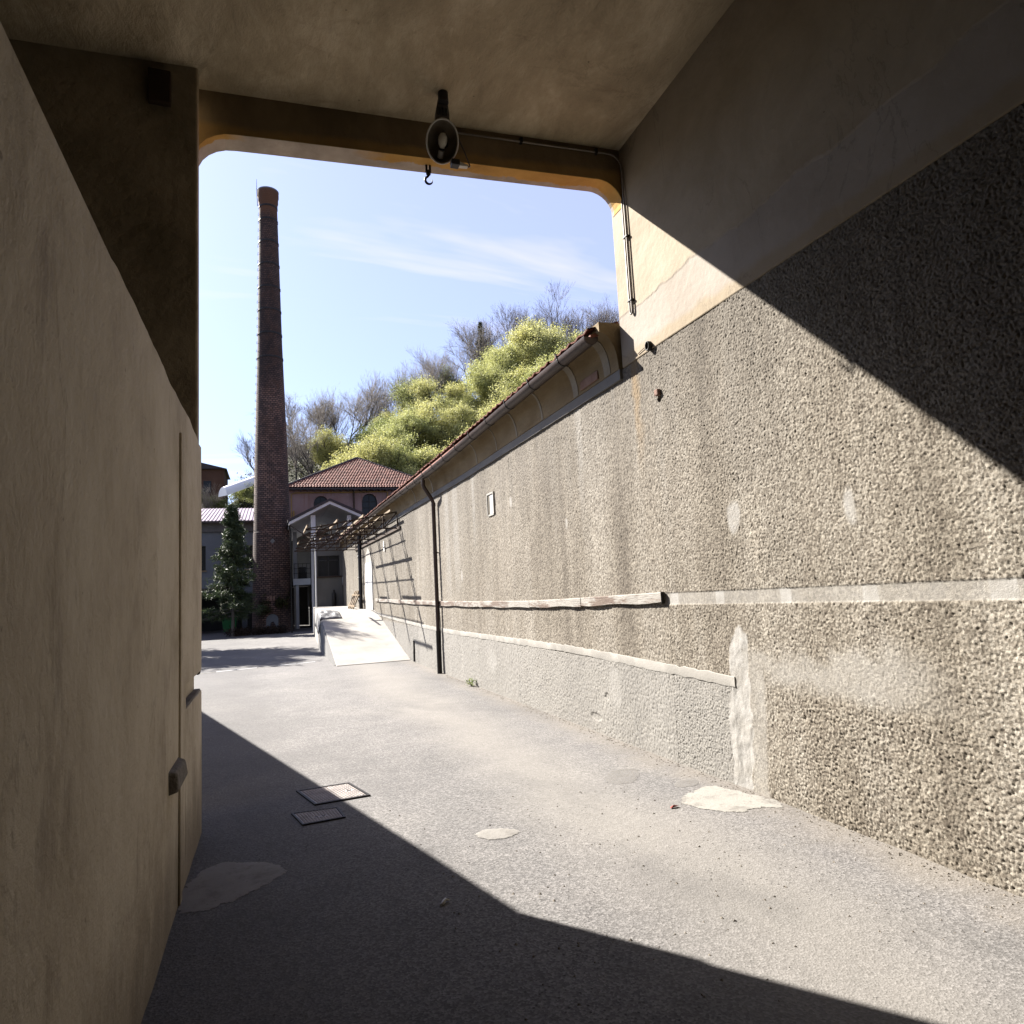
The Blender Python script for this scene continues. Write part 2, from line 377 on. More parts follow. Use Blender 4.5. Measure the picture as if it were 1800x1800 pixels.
def make_brick():
    m = NM("chimney_brick", 0.9, k=0.2); x, y, z = m.xyz()
    ang = m.n("ShaderNodeMath", operation='ARCTAN2'); m.l(x, ang.inputs[0]); m.l(m.math('MULTIPLY', y, -1.0), ang.inputs[1])
    u = m.math('MULTIPLY', ang.outputs[0], 0.95)
    cb = m.n("ShaderNodeCombineXYZ"); m.l(u, cb.inputs[0]); m.l(z, cb.inputs[1])
    bt = m.n("ShaderNodeTexBrick"); m.l(cb.outputs[0], bt.inputs['Vector']); bt.offset = 0.5
    bt.inputs['Scale'].default_value = 1.0; bt.inputs['Brick Width'].default_value = 0.22; bt.inputs['Row Height'].default_value = 0.115
    bt.inputs['Mortar Size'].default_value = 0.02; bt.inputs['Mortar Smooth'].default_value = 0.3; bt.inputs['Bias'].default_value = -0.1
    bt.inputs['Color1'].default_value = (0.150, 0.092, 0.071, 1); bt.inputs['Color2'].default_value = (0.052, 0.036, 0.031, 1); bt.inputs['Mortar'].default_value = (0.006, 0.005, 0.0048, 1)
    base = bt.outputs['Color']
    soot = m.noise(0.9, 5, 0.6, m.vec((1, 1, 0.35)))
    base = m.mix(m.math('MULTIPLY', m.smooth(soot, 0.42, 0.62), 0.6), base, (0.06, 0.042, 0.038))
    # dark weathering in the upper shaft, fresh orange brick in a few places
    up = m.smooth(z, 11.0, 18.0)
    base = m.mix(m.math('MULTIPLY', up, 0.55), base, (0.05, 0.034, 0.03))
    og = m.smooth(m.noise(1.2, 4, 0.6, m.vec((1, 1, 0.7), (2, 1, 3))), 0.64, 0.68)
    base = m.mix(m.math('MULTIPLY', og, 0.45), base, (0.36, 0.15, 0.07))
    top = m.smooth(m.math('ADD', z, m.math('MULTIPLY', m.noise(2.5, 4), 0.8)), 24.9, 25.4)
    base = m.mix(m.math('MULTIPLY', top, 0.75), base, (0.42, 0.19, 0.085))
    lo = m.smooth(z, 6.4, 5.6)
    base = m.mix(m.math('MULTIPLY', m.smooth(m.noise(1.6, 5), 0.45, 0.65), 0.3), base, (0.34, 0.17, 0.10))
    m.color(base); m.bump(bt.outputs['Fac'], 0.02, -0.8)
    return m.m

def make_concrete(name, lo, hi, k=0.34):
    m = NM(name, 0.9, k=k)
    base = m.ramp(m.noise(1.1, 7, 0.65), [(0.3, lo), (0.7, hi)])
    base = m.mix(m.math('MULTIPLY', m.smooth(m.noise(3, 5, 0.65, m.vec((1, 0.5, 1))), 0.6, 0.72), 0.3), base, (0.25, 0.22, 0.19))
    m.color(base); m.bump(m.noise(60, 4), 0.004, 0.6); return m.m

def make_patch(name, lo, hi, k, cover=1.0):
    m = NM(name, 0.92, k=k); t = m.t
    base = m.ramp(m.noise(2.6, 8, 0.7), [(0.3, lo), (0.7, hi)])
    base = m.mix(m.math('MULTIPLY', m.smooth(m.noise(7, 8, 0.75), 0.48, 0.7), 0.7), base, (0.26, 0.235, 0.205))
    sp = m.voro(38); base = m.mix(m.math('MULTIPLY', m.math('MULTIPLY', m.ramp(sp, [(0.1, 1.0), (0.17, 0.0)]), m.smooth(m.noise(5, 3), 0.5, 0.6)), 0.8), base, (0.10, 0.085, 0.07))
    m.color(base); m.bump(m.noise(30, 6, 0.7), 0.006, 0.9)
    nz = m.math('MULTIPLY', m.math('ADD', m.noise(16, 7, 0.75), -0.5), 1.5)
    al = m.math('MULTIPLY', m.smooth(m.math('ADD', m.attr("inside"), nz), 0.22, 0.34), cover)
    tr = m.n("ShaderNodeBsdfTransparent"); ms = m.n("ShaderNodeMixShader"); m.l(al, ms.inputs[0]); m.l(tr.outputs[0], ms.inputs[1]); m.l(m.b.outputs[0], ms.inputs[2]); m.l(ms.outputs[0], t.nodes["Material Output"].inputs[0])
    return m.m

def make_leaf(name, c1, c2, tr=0.45, k=0.5):
    m = NM(name, 0.6, k=k); t = m.t
    ri = m.n("ShaderNodeNewGeometry").outputs['Random Per Island']
    col = m.ramp(ri, [(0.0, c1), (1.0, c2)])
    col = m.mix(0.5, col, m.ramp(m.noise(0.7, 3), [(0.35, (0.7, 0.75, 0.7)), (0.65, (1.2, 1.2, 1.15))], raw=True), 'MULTIPLY')
    oi = m.n("ShaderNodeObjectInfo").outputs['Random']
    col = m.mix(0.9, col, m.ramp(oi, [(0.0, (0.78, 0.84, 0.75)), (0.35, (0.95, 0.97, 0.9)), (0.7, (1.06, 1.03, 0.92)), (1.0, (1.12, 1.12, 1.15))], raw=True), 'MULTIPLY')
    m.color(col)
    trn = m.n("ShaderNodeBsdfTranslucent"); m.l(col, trn.inputs[0]); ms = m.n("ShaderNodeMixShader"); ms.inputs[0].default_value = tr
    m.l(m.b.outputs[0], ms.inputs[1]); m.l(trn.outputs[0], ms.inputs[2]); m.l(ms.outputs[0], t.nodes["Material Output"].inputs[0])
    return m.m

def make_tile():
    m = NM("clay_tile", 0.8)
    ri = m.n("ShaderNodeNewGeometry").outputs['Random Per Island']
    base = m.ramp(ri, [(0.0, (0.24, 0.075, 0.045)), (0.5, (0.40, 0.13, 0.08)), (1.0, (0.55, 0.22, 0.15))])
    base = m.mix(m.math('MULTIPLY', m.smooth(m.noise(0.8, 5), 0.5, 0.7), 0.35), base, (0.14, 0.075, 0.06))
    m.color(base); m.bump(m.noise(20, 3), 0.01, 0.5); return m.m

def make_pink():
    m = NM("pink_render", 0.92); x, y, z = m.xyz()
    base = m.ramp(m.noise(0.7, 6, 0.65), [(0.3, (0.42, 0.25, 0.22)), (0.7, (0.56, 0.38, 0.35))])
    st = m.noise(1.5, 6, 0.65, m.vec((1.5, 1, 0.14)))
    base = m.mix(m.math('MULTIPLY', m.smooth(st, 0.52, 0.66), 0.6), base, (0.30, 0.22, 0.22))
    ru = m.math('MULTIPLY', m.smooth(m.noise(2.2, 5, 0.6, m.vec((2, 1, 0.12), (4, 0, 0))), 0.58, 0.68), m.smooth(z, 7.6, 9.6))
    base = m.mix(m.math('MULTIPLY', ru, 0.7), base, (0.33, 0.13, 0.05))
    m.color(base); m.bump(m.noise(8, 5), 0.02, 0.5); return m.m

def make_hill():
    m = NM("hill_soil", 0.95)
    base = m.ramp(m.noise(0.35, 7, 0.7), [(0.3, (0.05, 0.045, 0.025)), (0.5, (0.075, 0.08, 0.03)), (0.75, (0.12, 0.13, 0.045))])
    m.color(base); m.bump(m.noise(1.5, 6, 0.7), 0.5, 0.8); return m.m

def make_rail():
    m = NM("peeling_paint_wood", 0.8)
    wood = m.ramp(m.noise(4, 6, 0.7, m.vec((6, 0.6, 6))), [(0.3, (0.20, 0.13, 0.095)), (0.7, (0.36, 0.27, 0.21))])
    pal = m.ramp(m.noise(6, 4), [(0.3, (0.48, 0.44, 0.385)), (0.7, (0.66, 0.62, 0.555))])
    m.color(m.mix(m.smooth(m.noise(2.3, 6, 0.72, m.vec((3, 0.55, 3))), 0.42, 0.52), wood, pal)); m.bump(m.noise(20, 5, 0.7, m.vec((4, 0.4, 4))), 0.01, 0.8)
    return m.m

M = {}
M['asphalt'] = make_asphalt(); M['pebble'] = make_pebble("pebble_dash"); M['pebble_far'] = make_pebble("pebble_dash_far", True)
M['passage'] = make_passage_plaster(); M['beige'] = make_beige_wall(); M['ceiling'] = make_ceiling(); M['lintel'] = make_lintel()
M['brick'] = make_brick(); M['tile'] = make_tile(); M['pink'] = make_pink(); M['hill'] = make_hill(); M['rail'] = make_rail()
M['ramp'] = make_concrete("pale_concrete", (0.42, 0.39, 0.35), (0.60, 0.57, 0.53), 0.45)
M['cement'] = make_concrete("cement", (0.52, 0.49, 0.44), (0.70, 0.67, 0.61))
M['smear'] = make_patch('old_cement_film', (0.36, 0.345, 0.33), (0.46, 0.435, 0.405), 0.40, 0.5)
M['patchgrey'] = make_patch('grey_concrete_patch', (0.40, 0.375, 0.345), (0.54, 0.51, 0.47), 0.42, 0.8)
M['patchcem'] = make_patch('cement_spill', (0.48, 0.455, 0.42), (0.64, 0.61, 0.56), 0.33, 0.9)
M['patchwhite'] = make_patch('plaster_spill', (0.62, 0.585, 0.525), (0.76, 0.73, 0.66), 0.28)
M['grey_cem'] = make_concrete("grey_cement", (0.30, 0.29, 0.28), (0.44, 0.43, 0.41))
M['cornice'] = simple("cornice_render", (0.30, 0.20, 0.085), (0.58, 0.45, 0.27), 2.2, 0.92, 0.015, 12, stretch=(1, 0.5, 1))
M['cornice_light'] = simple("cornice_repair", (0.50, 0.43, 0.33), (0.68, 0.61, 0.50), 4, 0.92, 0.01, 18)
M['dark_plaster'] = simple("dark_render", (0.10, 0.085, 0.06), (0.20, 0.17, 0.125), 1.8, 0.93, 0.02, 9, k=0.4)  # dark tone for passage back, outer wall and niche block
M['conduit'] = simple('conduit_grey', (0.26, 0.23, 0.20), (0.40, 0.36, 0.32), 5, 0.55, 0.0, 10, 0.2, k=0.6)
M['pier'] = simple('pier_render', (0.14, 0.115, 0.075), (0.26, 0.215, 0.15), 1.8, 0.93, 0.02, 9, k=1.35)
M['gutter'] = simple("brown_gutter_metal", (0.075, 0.048, 0.04), (0.15, 0.105, 0.09), 2.5, 0.45, 0.002, 30, 0.2)
M['iron'] = simple("dark_iron", (0.03, 0.028, 0.027), (0.075, 0.068, 0.06), 6, 0.55, 0.003, 40, 0.5)
M['rust'] = simple("rusty_steel", (0.09, 0.055, 0.035), (0.22, 0.13, 0.075), 5, 0.8, 0.003, 40, 0.2, k=0.22)
M['tan_wood'] = simple("tan_purlin", (0.42, 0.29, 0.16), (0.60, 0.45, 0.29), 4, 0.8, 0.003, 30, k=0.34)
M['white_paint'] = simple("white_paint", (0.62, 0.62, 0.61), (0.74, 0.74, 0.73), 1.2, 0.7, 0.002, 20, k=0.62)
M['white_dirty'] = simple("greyish_white_paint", (0.50, 0.51, 0.53), (0.64, 0.65, 0.66), 0.8, 0.8, 0.004, 12, k=0.3)
M['bluegrey'] = simple("blue_grey_render", (0.36, 0.39, 0.43), (0.48, 0.51, 0.55), 0.8, 0.9, 0.01, 8, k=0.25)
M['concrete_band'] = simple("beam_concrete", (0.30, 0.28, 0.27), (0.42, 0.39, 0.37), 1.0, 0.9, 0.01, 10, k=0.25)
M['violet_metal'] = simple("violet_roof_sheet", (0.33, 0.26, 0.30), (0.44, 0.36, 0.40), 0.8, 0.5, 0.0, 10, 0.1, k=0.62)
M['dark_roof'] = simple("dark_roof_sheet", (0.05, 0.035, 0.037), (0.085, 0.06, 0.06), 2, 0.6, 0.003, 20)
M['glass'] = simple("dark_glass", (0.012, 0.014, 0.016), (0.03, 0.032, 0.035), 1.0, 0.25, 0.0, 10, 0.0, spec=0.15, k=0.6)
M['dark_wall'] = simple("dark_interior_render", (0.10, 0.10, 0.10), (0.17, 0.165, 0.16), 0.7, 0.95, 0.01, 8, k=0.2)
M['dock_wall'] = simple("dock_wall_render", (0.36, 0.35, 0.32), (0.50, 0.48, 0.44), 0.9, 0.95, 0.01, 8, k=0.2)
M['black'] = simple("black_plastic", (0.012, 0.013, 0.015), (0.03, 0.03, 0.033), 3, 0.45, 0.0, 10, k=0.6)
M['yellow_pipe'] = simple("yellow_gas_pipe", (0.42, 0.24, 0.05), (0.55, 0.34, 0.08), 3, 0.6)
M['green_paint'] = simple("green_bin_plastic", (0.02, 0.20, 0.05), (0.03, 0.28, 0.07), 2, 0.5, k=0.3)
M['terracotta'] = simple("terracotta_render", (0.26, 0.13, 0.08), (0.36, 0.19, 0.12), 0.6, 0.95, 0.02, 3, k=0.2)
M['white_sheet'] = simple("white_film", (0.74, 0.74, 0.73), (0.82, 0.82, 0.81), 0.7, 0.6, k=0.8)
M['bark'] = simple("bark", (0.06, 0.05, 0.045), (0.13, 0.115, 0.105), 6, 0.95, 0.02, 20, stretch=(1, 1, 0.3), k=0.45)
M['twig'] = simple("twig_bark", (0.095, 0.082, 0.068), (0.175, 0.155, 0.135), 0.8, 0.95, k=1.2)
M['bark_pale'] = simple("pale_bark", (0.22, 0.19, 0.16), (0.36, 0.32, 0.28), 5, 0.95, 0.01, 20)
M['leaf'] = make_leaf("spring_leaves", (0.27, 0.27, 0.085), (0.53, 0.515, 0.24), 0.4, 0.95)
M['leaf_mid'] = make_leaf("fresh_green_leaves", (0.18, 0.21, 0.07), (0.35, 0.37, 0.15), 0.45, 0.7)
M['leaf_dark'] = make_leaf("dark_leaves", (0.04, 0.045, 0.015), (0.10, 0.105, 0.035), 0.3)
M['needle'] = make_leaf("pine_needles", (0.03, 0.05, 0.022), (0.10, 0.13, 0.055), 0.2, 0.6)
M['hedge_leaf'] = make_leaf("brown_hedge_leaves", (0.05, 0.03, 0.022), (0.10, 0.06, 0.04), 0.2)
M['weed'] = make_leaf("weed_leaves", (0.16, 0.24, 0.03), (0.36, 0.44, 0.06), 0.45)
M['lamp_white'] = simple("lamp_enamel", (0.60, 0.58, 0.53), (0.74, 0.72, 0.68), 4, 0.4, 0.0, 10, k=0.75)
M['lamp_in'] = simple("lamp_reflector", (0.10, 0.085, 0.065), (0.19, 0.165, 0.13), 5, 0.3, 0.004, 20, 0.6, k=2.2)
M['bulb'] = simple("bulb_glass", (0.66, 0.62, 0.52), (0.78, 0.75, 0.66), 3, 0.25, 0.0, 10, k=0.8)
M['castiron'] = simple("manhole_iron", (0.13, 0.115, 0.11), (0.24, 0.215, 0.20), 9, 0.6, 0.002, 80, 0.0, k=1.35)
M['rawbrick'] = simple("exposed_brick", (0.42, 0.24, 0.18), (0.58, 0.38, 0.30), 5, 0.95, 0.01, 30)
M['stone'] = simple("stone", (0.14, 0.12, 0.10), (0.26, 0.23, 0.19), 6, 0.9, 0.02, 25, k=0.6)
M['red'] = simple("red_plastic", (0.45, 0.05, 0.03), (0.55, 0.08, 0.05), 3, 0.5)
M['tarp'] = simple("tarpaulin", (0.05, 0.05, 0.055), (0.60, 0.59, 0.58), 3.2, 0.6, 0.01, 20)

# ------------------------------------------------------------------ ground
WX = 3.38                                    # plane of the long right-hand wall
def gz(y):                                   # the drive falls slightly towards the yard
    return 0.0 if y < 4.5 else (-0.12 if y > 17 else -0.12 * (y - 4.5) / 12.5)
g = MB(); ys = [-60, -20, -6, 0, 3, 4.5, 8, 12, 17, 24, 40, 60, 120, 400]; xs = [-400, -60, -12, -3, 0, 2, 3.6, 8, 60, 400]
g.add([(x, y, gz(y)) for y in ys for x in xs], [(j*len(xs)+i, j*len(xs)+i+1, (j+1)*len(xs)+i+1, (j+1)*len(xs)+i) for j in range(len(ys)-1) for i in range(len(xs)-1)])
go = g.build('ground', M['asphalt']); go["kind"] = "structure"

# hill behind
RX = [-160, -40, -12, -8, -4, 0.5, 3, 9, 13, 17, 25, 36, 48, 60, 90, 200]
RZ = [9, 10, 12.5, 13.2, 15, 21.0, 22.3, 22.6, 22.5, 23.5, 27.5, 33, 35, 37, 40, 40]
def hz(x, y):
    r = np.interp(x, RX, RZ); t = np.clip((np.asarray(y) - 57) / 36.0, 0, 1.6)
    t = np.where(t < 1, t**0.9, 1 + (t-1)*0.12)
    return -0.5 + r * t
gx, gy = np.meshgrid(np.linspace(-110, 150, 131), np.concatenate([np.linspace(57, 100, 60), np.linspace(104, 220, 20)]))
gzv = hz(gx, gy) + (fnoise(gx*0.12, gy*0.12, 3)-0.5)*2.2*np.clip((gy-60)/10, 0, 1) + (fnoise(gx*0.7, gy*0.7, 9)-0.5)*0.7*np.clip((gy-60)/10, 0, 1)
hm = grid_mesh('hill', np.stack([gx, gy, gzv], -1), gx.shape[1], gx.shape[0], M['hill'])
ho = bpy.data.objects.new('hill', hm); COL.objects.link(ho); ho["kind"] = "structure"

# ------------------------------------------------------------------ long rendered building on the right
B = thing('long_building', (WX, 20, 0), 'long pebble-dashed building with brown gutter and clay tile eaves along the drive', 'building')
def er(y): return 0.0 if y < 12 else 0.013 * (y - 12)       # the eaves climb a little towards the far end
def ypanel(name, y0, y1, d, z0, z1, far=False):
    ny = int((z1-z0)/d)+1; nx = int((y1-y0)/d)+1
    Y, Z = np.meshgrid(np.linspace(y0, y1, nx), np.linspace(z0, z1, ny))
    def bumps(cell, seed):
        a, b = Y/cell, Z/cell; ia, ib = np.floor(a).astype(int), np.floor(b).astype(int); best = np.full(Y.shape, 9.0); amp = np.zeros(Y.shape)
        gr = np.random.default_rng(seed).random((3, 257, 263))
        for da in (-1, 0, 1):
            for db in (-1, 0, 1):
                p, q = (ia+da) % 257, (ib+db) % 263
                dd = np.hypot(ia+da+gr[0][p, q]-a, ib+db+gr[1][p, q]-b)
                m = dd < best; best = np.where(m, dd, best); amp = np.where(m, gr[2][p, q], amp)
        return np.sqrt(np.clip(1-(best/0.78)**2, 0, 1))*(0.5+0.5*amp)
    cell = max(0.0145, d*2.6)
    h = bumps(cell, 5)*0.88 + 0.12*bumps(cell*1.7, 11)
    n1 = fnoise(Y*2.2, Z*2.2, 21); n2 = fnoise(Y*9, Z*9, 31)
    wob = (n1-0.5)*0.16 + (n2-0.5)*0.10
    cem = np.zeros(Y.shape); flat = np.zeros(Y.shape)
    def sm(v, lo, hi): t = np.clip((v-lo)/(hi-lo), 0, 1); return t*t*(3-2*t)
    # upright cement repair, smeared area beside it, round spots
    cxl = 4.52 - (Z-0.6)*0.09
    up = sm(0.135 - 0.03*Z - np.abs(Y-cxl) + wob*0.75, -0.012, 0.012)*sm(1.22 - Z + wob*1.5 - np.abs(Y-cxl)*0.8, -0.02, 0.03)
    cem = np.maximum(cem, up*0.92); flat = np.maximum(flat, up)
    sme = sm(4.42-Y+wob*2, 0, 0.25)*sm(Z-0.80+wob, -0.04, 0.10)*sm(1.17-Z+wob*2, 0, 0.22)*sm(Y-2.6+wob, 0, 0.6)
    cem = np.maximum(cem, sme*0.45); flat = np.maximum(flat, sme*0.72)
    ed = sm(0.10-np.abs(Y-(cxl-0.19))+wob*0.4, -0.02, 0.03)*sm(1.1-Z, 0, 0.1); cem = np.maximum(cem, ed*0.4); flat = np.maximum(flat, ed*0.7)
    for yy, zc, a, b in [(4.41, 2.07, 0.075, 0.13), (3.28, 2.0, 0.06, 0.13), (9.6, 2.9, 0.05, 0.09), (12.6, 1.9, 0.05, 0.12), (7.6, 2.35, 0.04, 0.08), (6.6, 0.5, 0.16, 0.22), (10.9, 0.45, 0.2, 0.2)]:
        e = sm(1-np.hypot((Y-yy)/a, (Z-zc)/b)+wob*5.5, -0.15, 0.4); cem = np.maximum(cem, e*(0.7 if zc > 1 else 0.3)*(0.6+0.8*n2)); flat = np.maximum(flat, e*(0.7 if zc > 1 else 0.4))
    # pale run marks under the eaves
    for yy, a, zl in [(7.1, 0.10, 2.2), (12.9, 0.3, 1.2), (13.6, 0.25, 0.9), (11.6, 0.12, 2.2), (6.2, 0.05, 2.9)]:
        e = sm(1-np.abs(Y-yy+wob*0.6)/a, 0, 0.7)*sm(Z-zl+wob*4, 0, 1.2); cem = np.maximum(cem, e*0.30)
    # strip where the timber rail has been taken off
    st = sm(0.052-np.abs(Z-(1.455+0.012*(4-Y)/1.0)), -0.006, 0.006)*sm(5.55-Y, 0, 0.02); blk = np.zeros(Y.shape)
    for yy, hw in [(5.35, 0.07), (4.68, 0.055), (3.93, 0.06), (3.2, 0.05), (2.4, 0.07)]: blk = np.maximum(blk, sm(hw-np.abs(Y-yy)+wob*0.15, -0.006, 0.006))
    cem = np.maximum(cem, st*(0.45+0.5*blk)); flat = np.maximum(flat, st*0.96)
    # base of the wall: broken, dirty
    low = sm(0.10-(Z-np.interp(Y, [4.5, 17], [0, -0.12]))+wob, 0, 0.1)
    pl = sm(0.80 - Z, -0.01, 0.02)*sm(Y-4.55, -0.02, 0.05)
    amp = min(0.0112, cell*0.78)*(1-flat*0.93)*(0.75+0.5*n1)*(1+0.35*sm(4.2-Y, 0, 0.4)*sm(0.8-Z, 0, 0.1))
    hole = sm(1-np.hypot((Y-7.1)/0.16, (Z-0.14)/0.05)+wob*3, 0, 0.3)+sm(1-np.hypot((Y-6.8)/0.07, (Z-0.40)/0.05)+wob*3, 0, 0.3)
    X = WX + 0.012 - h*amp - up*((n2-0.5)*0.012+(fnoise(Y*25, Z*14, 51)-0.5)*0.010) - flat*0.006 - (n1-0.5)*0.012 - pl*0.006 + hole*0.012 + st*0.006 + 0.10*sm(1-np.hypot((Y-5.33)/0.035, (Z-3.27)/0.03), 0, .2)
    me = grid_mesh(name, np.stack([X, Y, Z], -1), nx, ny, M['pebble_far' if far else 'pebble'], {"cement": cem, "plinth": pl})
    o = bpy.data.objects.new(name, me); link(o, B); return o
ypanel('wall', 1.55, 5.45, 0.0055, -0.15, 3.765)
ypanel('wall', 5.45, 9.6, 0.0082, -0.18, 3.76)
ypanel('wall', 9.6, 17.0, 0.0135, -0.2, 3.76)
ypanel('wall', 17.0, 36.0, 0.045, -0.2, 3.95, True)
MB().box(WX+0.035, WX+0.35, -7, 10.39, -0.3, 3.76).box(WX+0.035, WX+0.35, 10.71, 36, -0.3, 3.74).box(WX+0.035, WX+0.35, 10.39, 10.71, -0.3, 2.84).box(WX+0.035, WX+0.35, 10.39, 10.71, 3.16, 3.74).build('wall_core', M['grey_cem'], B)
MB().box(WX+0.004, WX+0.034, -7, 1.55, -0.3, 3.765).build('wall', M['pebble_far'], B)
# upper masonry above the eaves line, hidden behind cornice
MB().box(WX+0.03, WX+0.35, 6.2, 36, 3.762, 4.25).build('eaves_masonry', M['grey_cem'], B)
# grey strip + coved cornice
ysC = [5.98 + i*0.5 for i in range(61)]
MB().extrude_y([(WX+0.03, 3.66), (WX-0.022, 3.66), (WX-0.022, 3.765), (WX+0.03, 3.765)], ysC, er).build('fascia_strip', M['grey_cem'], B)
cove = [(WX+0.03, 3.767), (WX-0.03, 3.767)] + [(WX-0.03-0.18*(1-math.cos(a)), 3.78+0.36*math.sin(a)) for a in [math.pi/2*k/7 for k in range(8)]] + [(WX-0.225, 4.15), (WX-0.225, 4.25), (WX+0.03, 4.25)]
MB().extrude_y(cove, ysC, er).build('cornice', M['cornice'], B, sharp=35)
rib = [(WX-0.02, 3.77)] + [(WX-0.036-0.18*(1-math.cos(a)), 3.775+0.36*math.sin(a)) for a in [math.pi/2*k/7 for k in range(8)]] + [(WX-0.20, 4.12), (WX, 4.12)]
for y0, wd in [(6.15, 0.14), (6.95, 0.13), (8.05, 0.05), (9.05, 0.05), (10.0, 0.03), (11.1, 0.05), (14.55, 0.08), (16.5, 0.05)]:
    MB().extrude_y(rib, [y0, y0+wd], er).build('repair_strip', M['cornice_light'], B, sharp=35)
MB().box(WX-0.052, WX, 6.42, 6.86, 3.80, 3.90).build('exposed_brick', M['rawbrick'], B, bevel=0.008)
# gutter, brackets, end cap
GX, GZ, GR = WX-0.285, 4.115, 0.082
gp = [(GX+GR*math.cos(a), GZ+GR*math.sin(a)) for a in [math.pi+math.pi*k/10 for k in range(11)]]
gp2 = [(GX+(GR-0.006)*math.cos(a), GZ+(GR-0.006)*math.sin(a)) for a in [2*math.pi-math.pi*k/10 for k in range(11)]]
ysG = [6.05 + i*0.6 for i in range(51)]
gut = MB().extrude_y(gp+gp2, ysG, lambda y: er(y)-0.012*math.sin(y*0.55)).build('gutter', M['gutter'], B, sharp=40)
MB().add([(x, 6.052, z) for x, z in gp], [tuple(range(11))]).add([(x, 6.06, z) for x, z in gp], [tuple(range(11))[::-1]]).build('end_cap', M['gutter'], gut)
bk = MB(); rr = GR+0.006
pa = [(GX+rr*math.cos(a), GZ+rr*math.sin(a)) for a in [math.pi*0.97+math.pi*k/10 for k in range(12)]]
pb = [(GX+(rr-0.004)*math.cos(a), GZ+(rr-0.004)*math.sin(a)) for a in [math.pi*0.97+math.pi*k/10 for k in range(12)]][::-1]
bk.extrude_y([(x-GX, z-GZ) for x, z in pa+pb], [-0.012, 0.012]); bk.bar((-GR-0.005, 0, 0.0), (-GR-0.012, 0, 0.05), 0.014)
bkm = bk.mesh('bracket', M['iron'])
yb = 6.75
while yb < 35.5:
    o = bpy.data.objects.new('bracket', bkm); o.location = (GX, yb, GZ + er(yb)-0.012*math.sin(yb*0.55)); COL.objects.link(o); o.parent = gut
    o.matrix_parent_inverse = (B.matrix_basis @ gut.matrix_parent_inverse).inverted() @ Matrix.Identity(4) if False else B.matrix_basis.inverted() @ B.matrix_basis
    yb += 0.92
# roof slab and eaves tiles
roof = MB()
sl_ = 0.36
roof.hexa([(WX-0.29, 6.05, 4.10), (WX+6, 6.05, 4.10+6.29*sl_), (WX+6, 36, 4.41+6.29*sl_), (WX-0.29, 36, 4.41), (WX-0.29, 6.05, 4.135), (WX+6, 6.05, 4.135+6.29*sl_), (WX+6, 36, 4.445+6.29*sl_), (WX-0.29, 36, 4.445)])
roofo = roof.build('roof', M['tile'], B)
tm = MB()
for k in range(7):
    pass
def tile_mesh(wd, ln, hgt, mat, name='tile', n=6):
    t = MB(); top = []; bot = []
    for j, (s, lift) in enumerate([(0.0, 0.03), (ln, 0.0)]):
        for k in range(n+1):
            u = -wd/2 + wd*k/n; hh = hgt*(0.5+0.5*math.cos(2*math.pi*k/n))
            top.append((s, u, lift+hh+0.014)); bot.append((s, u, lift+hh))
    vs = top+bot; m = n+1; fs = []
    for k in range(n):
        fs.append((k, k+1, m+k+1, m+k)); fs.append((2*m+k, 3*m+k, 3*m+k+1, 2*m+k+1)); fs.append((k, 2*m+k, 2*m+k+1, k+1))
    return t.add(vs, fs).mesh(name, mat)
tme = tile_mesh(0.215, 0.40, 0.018, M['tile'])
for i in range(140):
    y = 6.16 + i*0.213
    o = bpy.data.objects.new('tile', tme); COL.objects.link(o); o.parent = roofo
    o.location = (WX-0.30+random.uniform(-.012, .012), y, 4.142+0.0105*(y-6)+random.uniform(-.004, .006)); o.rotation_euler = (random.uniform(-.02, .02), -math.atan(sl_)+random.uniform(-.02, .02), random.uniform(-.03, .03))
# downpipe
dpx = WX-0.075
dp = MB().tube([(GX, 14.42, 4.04), (GX, 14.42, 3.93), (GX+0.03, 14.42, 3.86), (dpx-0.03, 14.42, 3.62), (dpx, 14.42, 3.54), (dpx, 14.42, 0.78)], 0.044, 12).build('downpipe', M['gutter'], B, sharp=40)
MB().tube([(dpx, 14.42, 0.80), (dpx, 14.42, -0.10)], 0.054, 12).build('iron_shoe', M['iron'], dp, sharp=40)
MB().tube([(dpx, 14.42, 3.47), (dpx, 14.42, 3.53)], 0.050, 12).tube([(dpx, 14.42, 2.44), (dpx, 14.42, 2.48)], 0.05, 12).bar((dpx, 14.42, 2.46), (WX, 14.42, 2.46), 0.02).build('collar', M['gutter'], dp)
MB().tube([(WX-0.045, 14.36, 1.3), (WX-0.04, 14.33, 0.9), (WX-0.05, 14.36, 0.2), (WX-0.05, 14.35, -0.09)], 0.008, 6).build('cable', M['black'], dp)
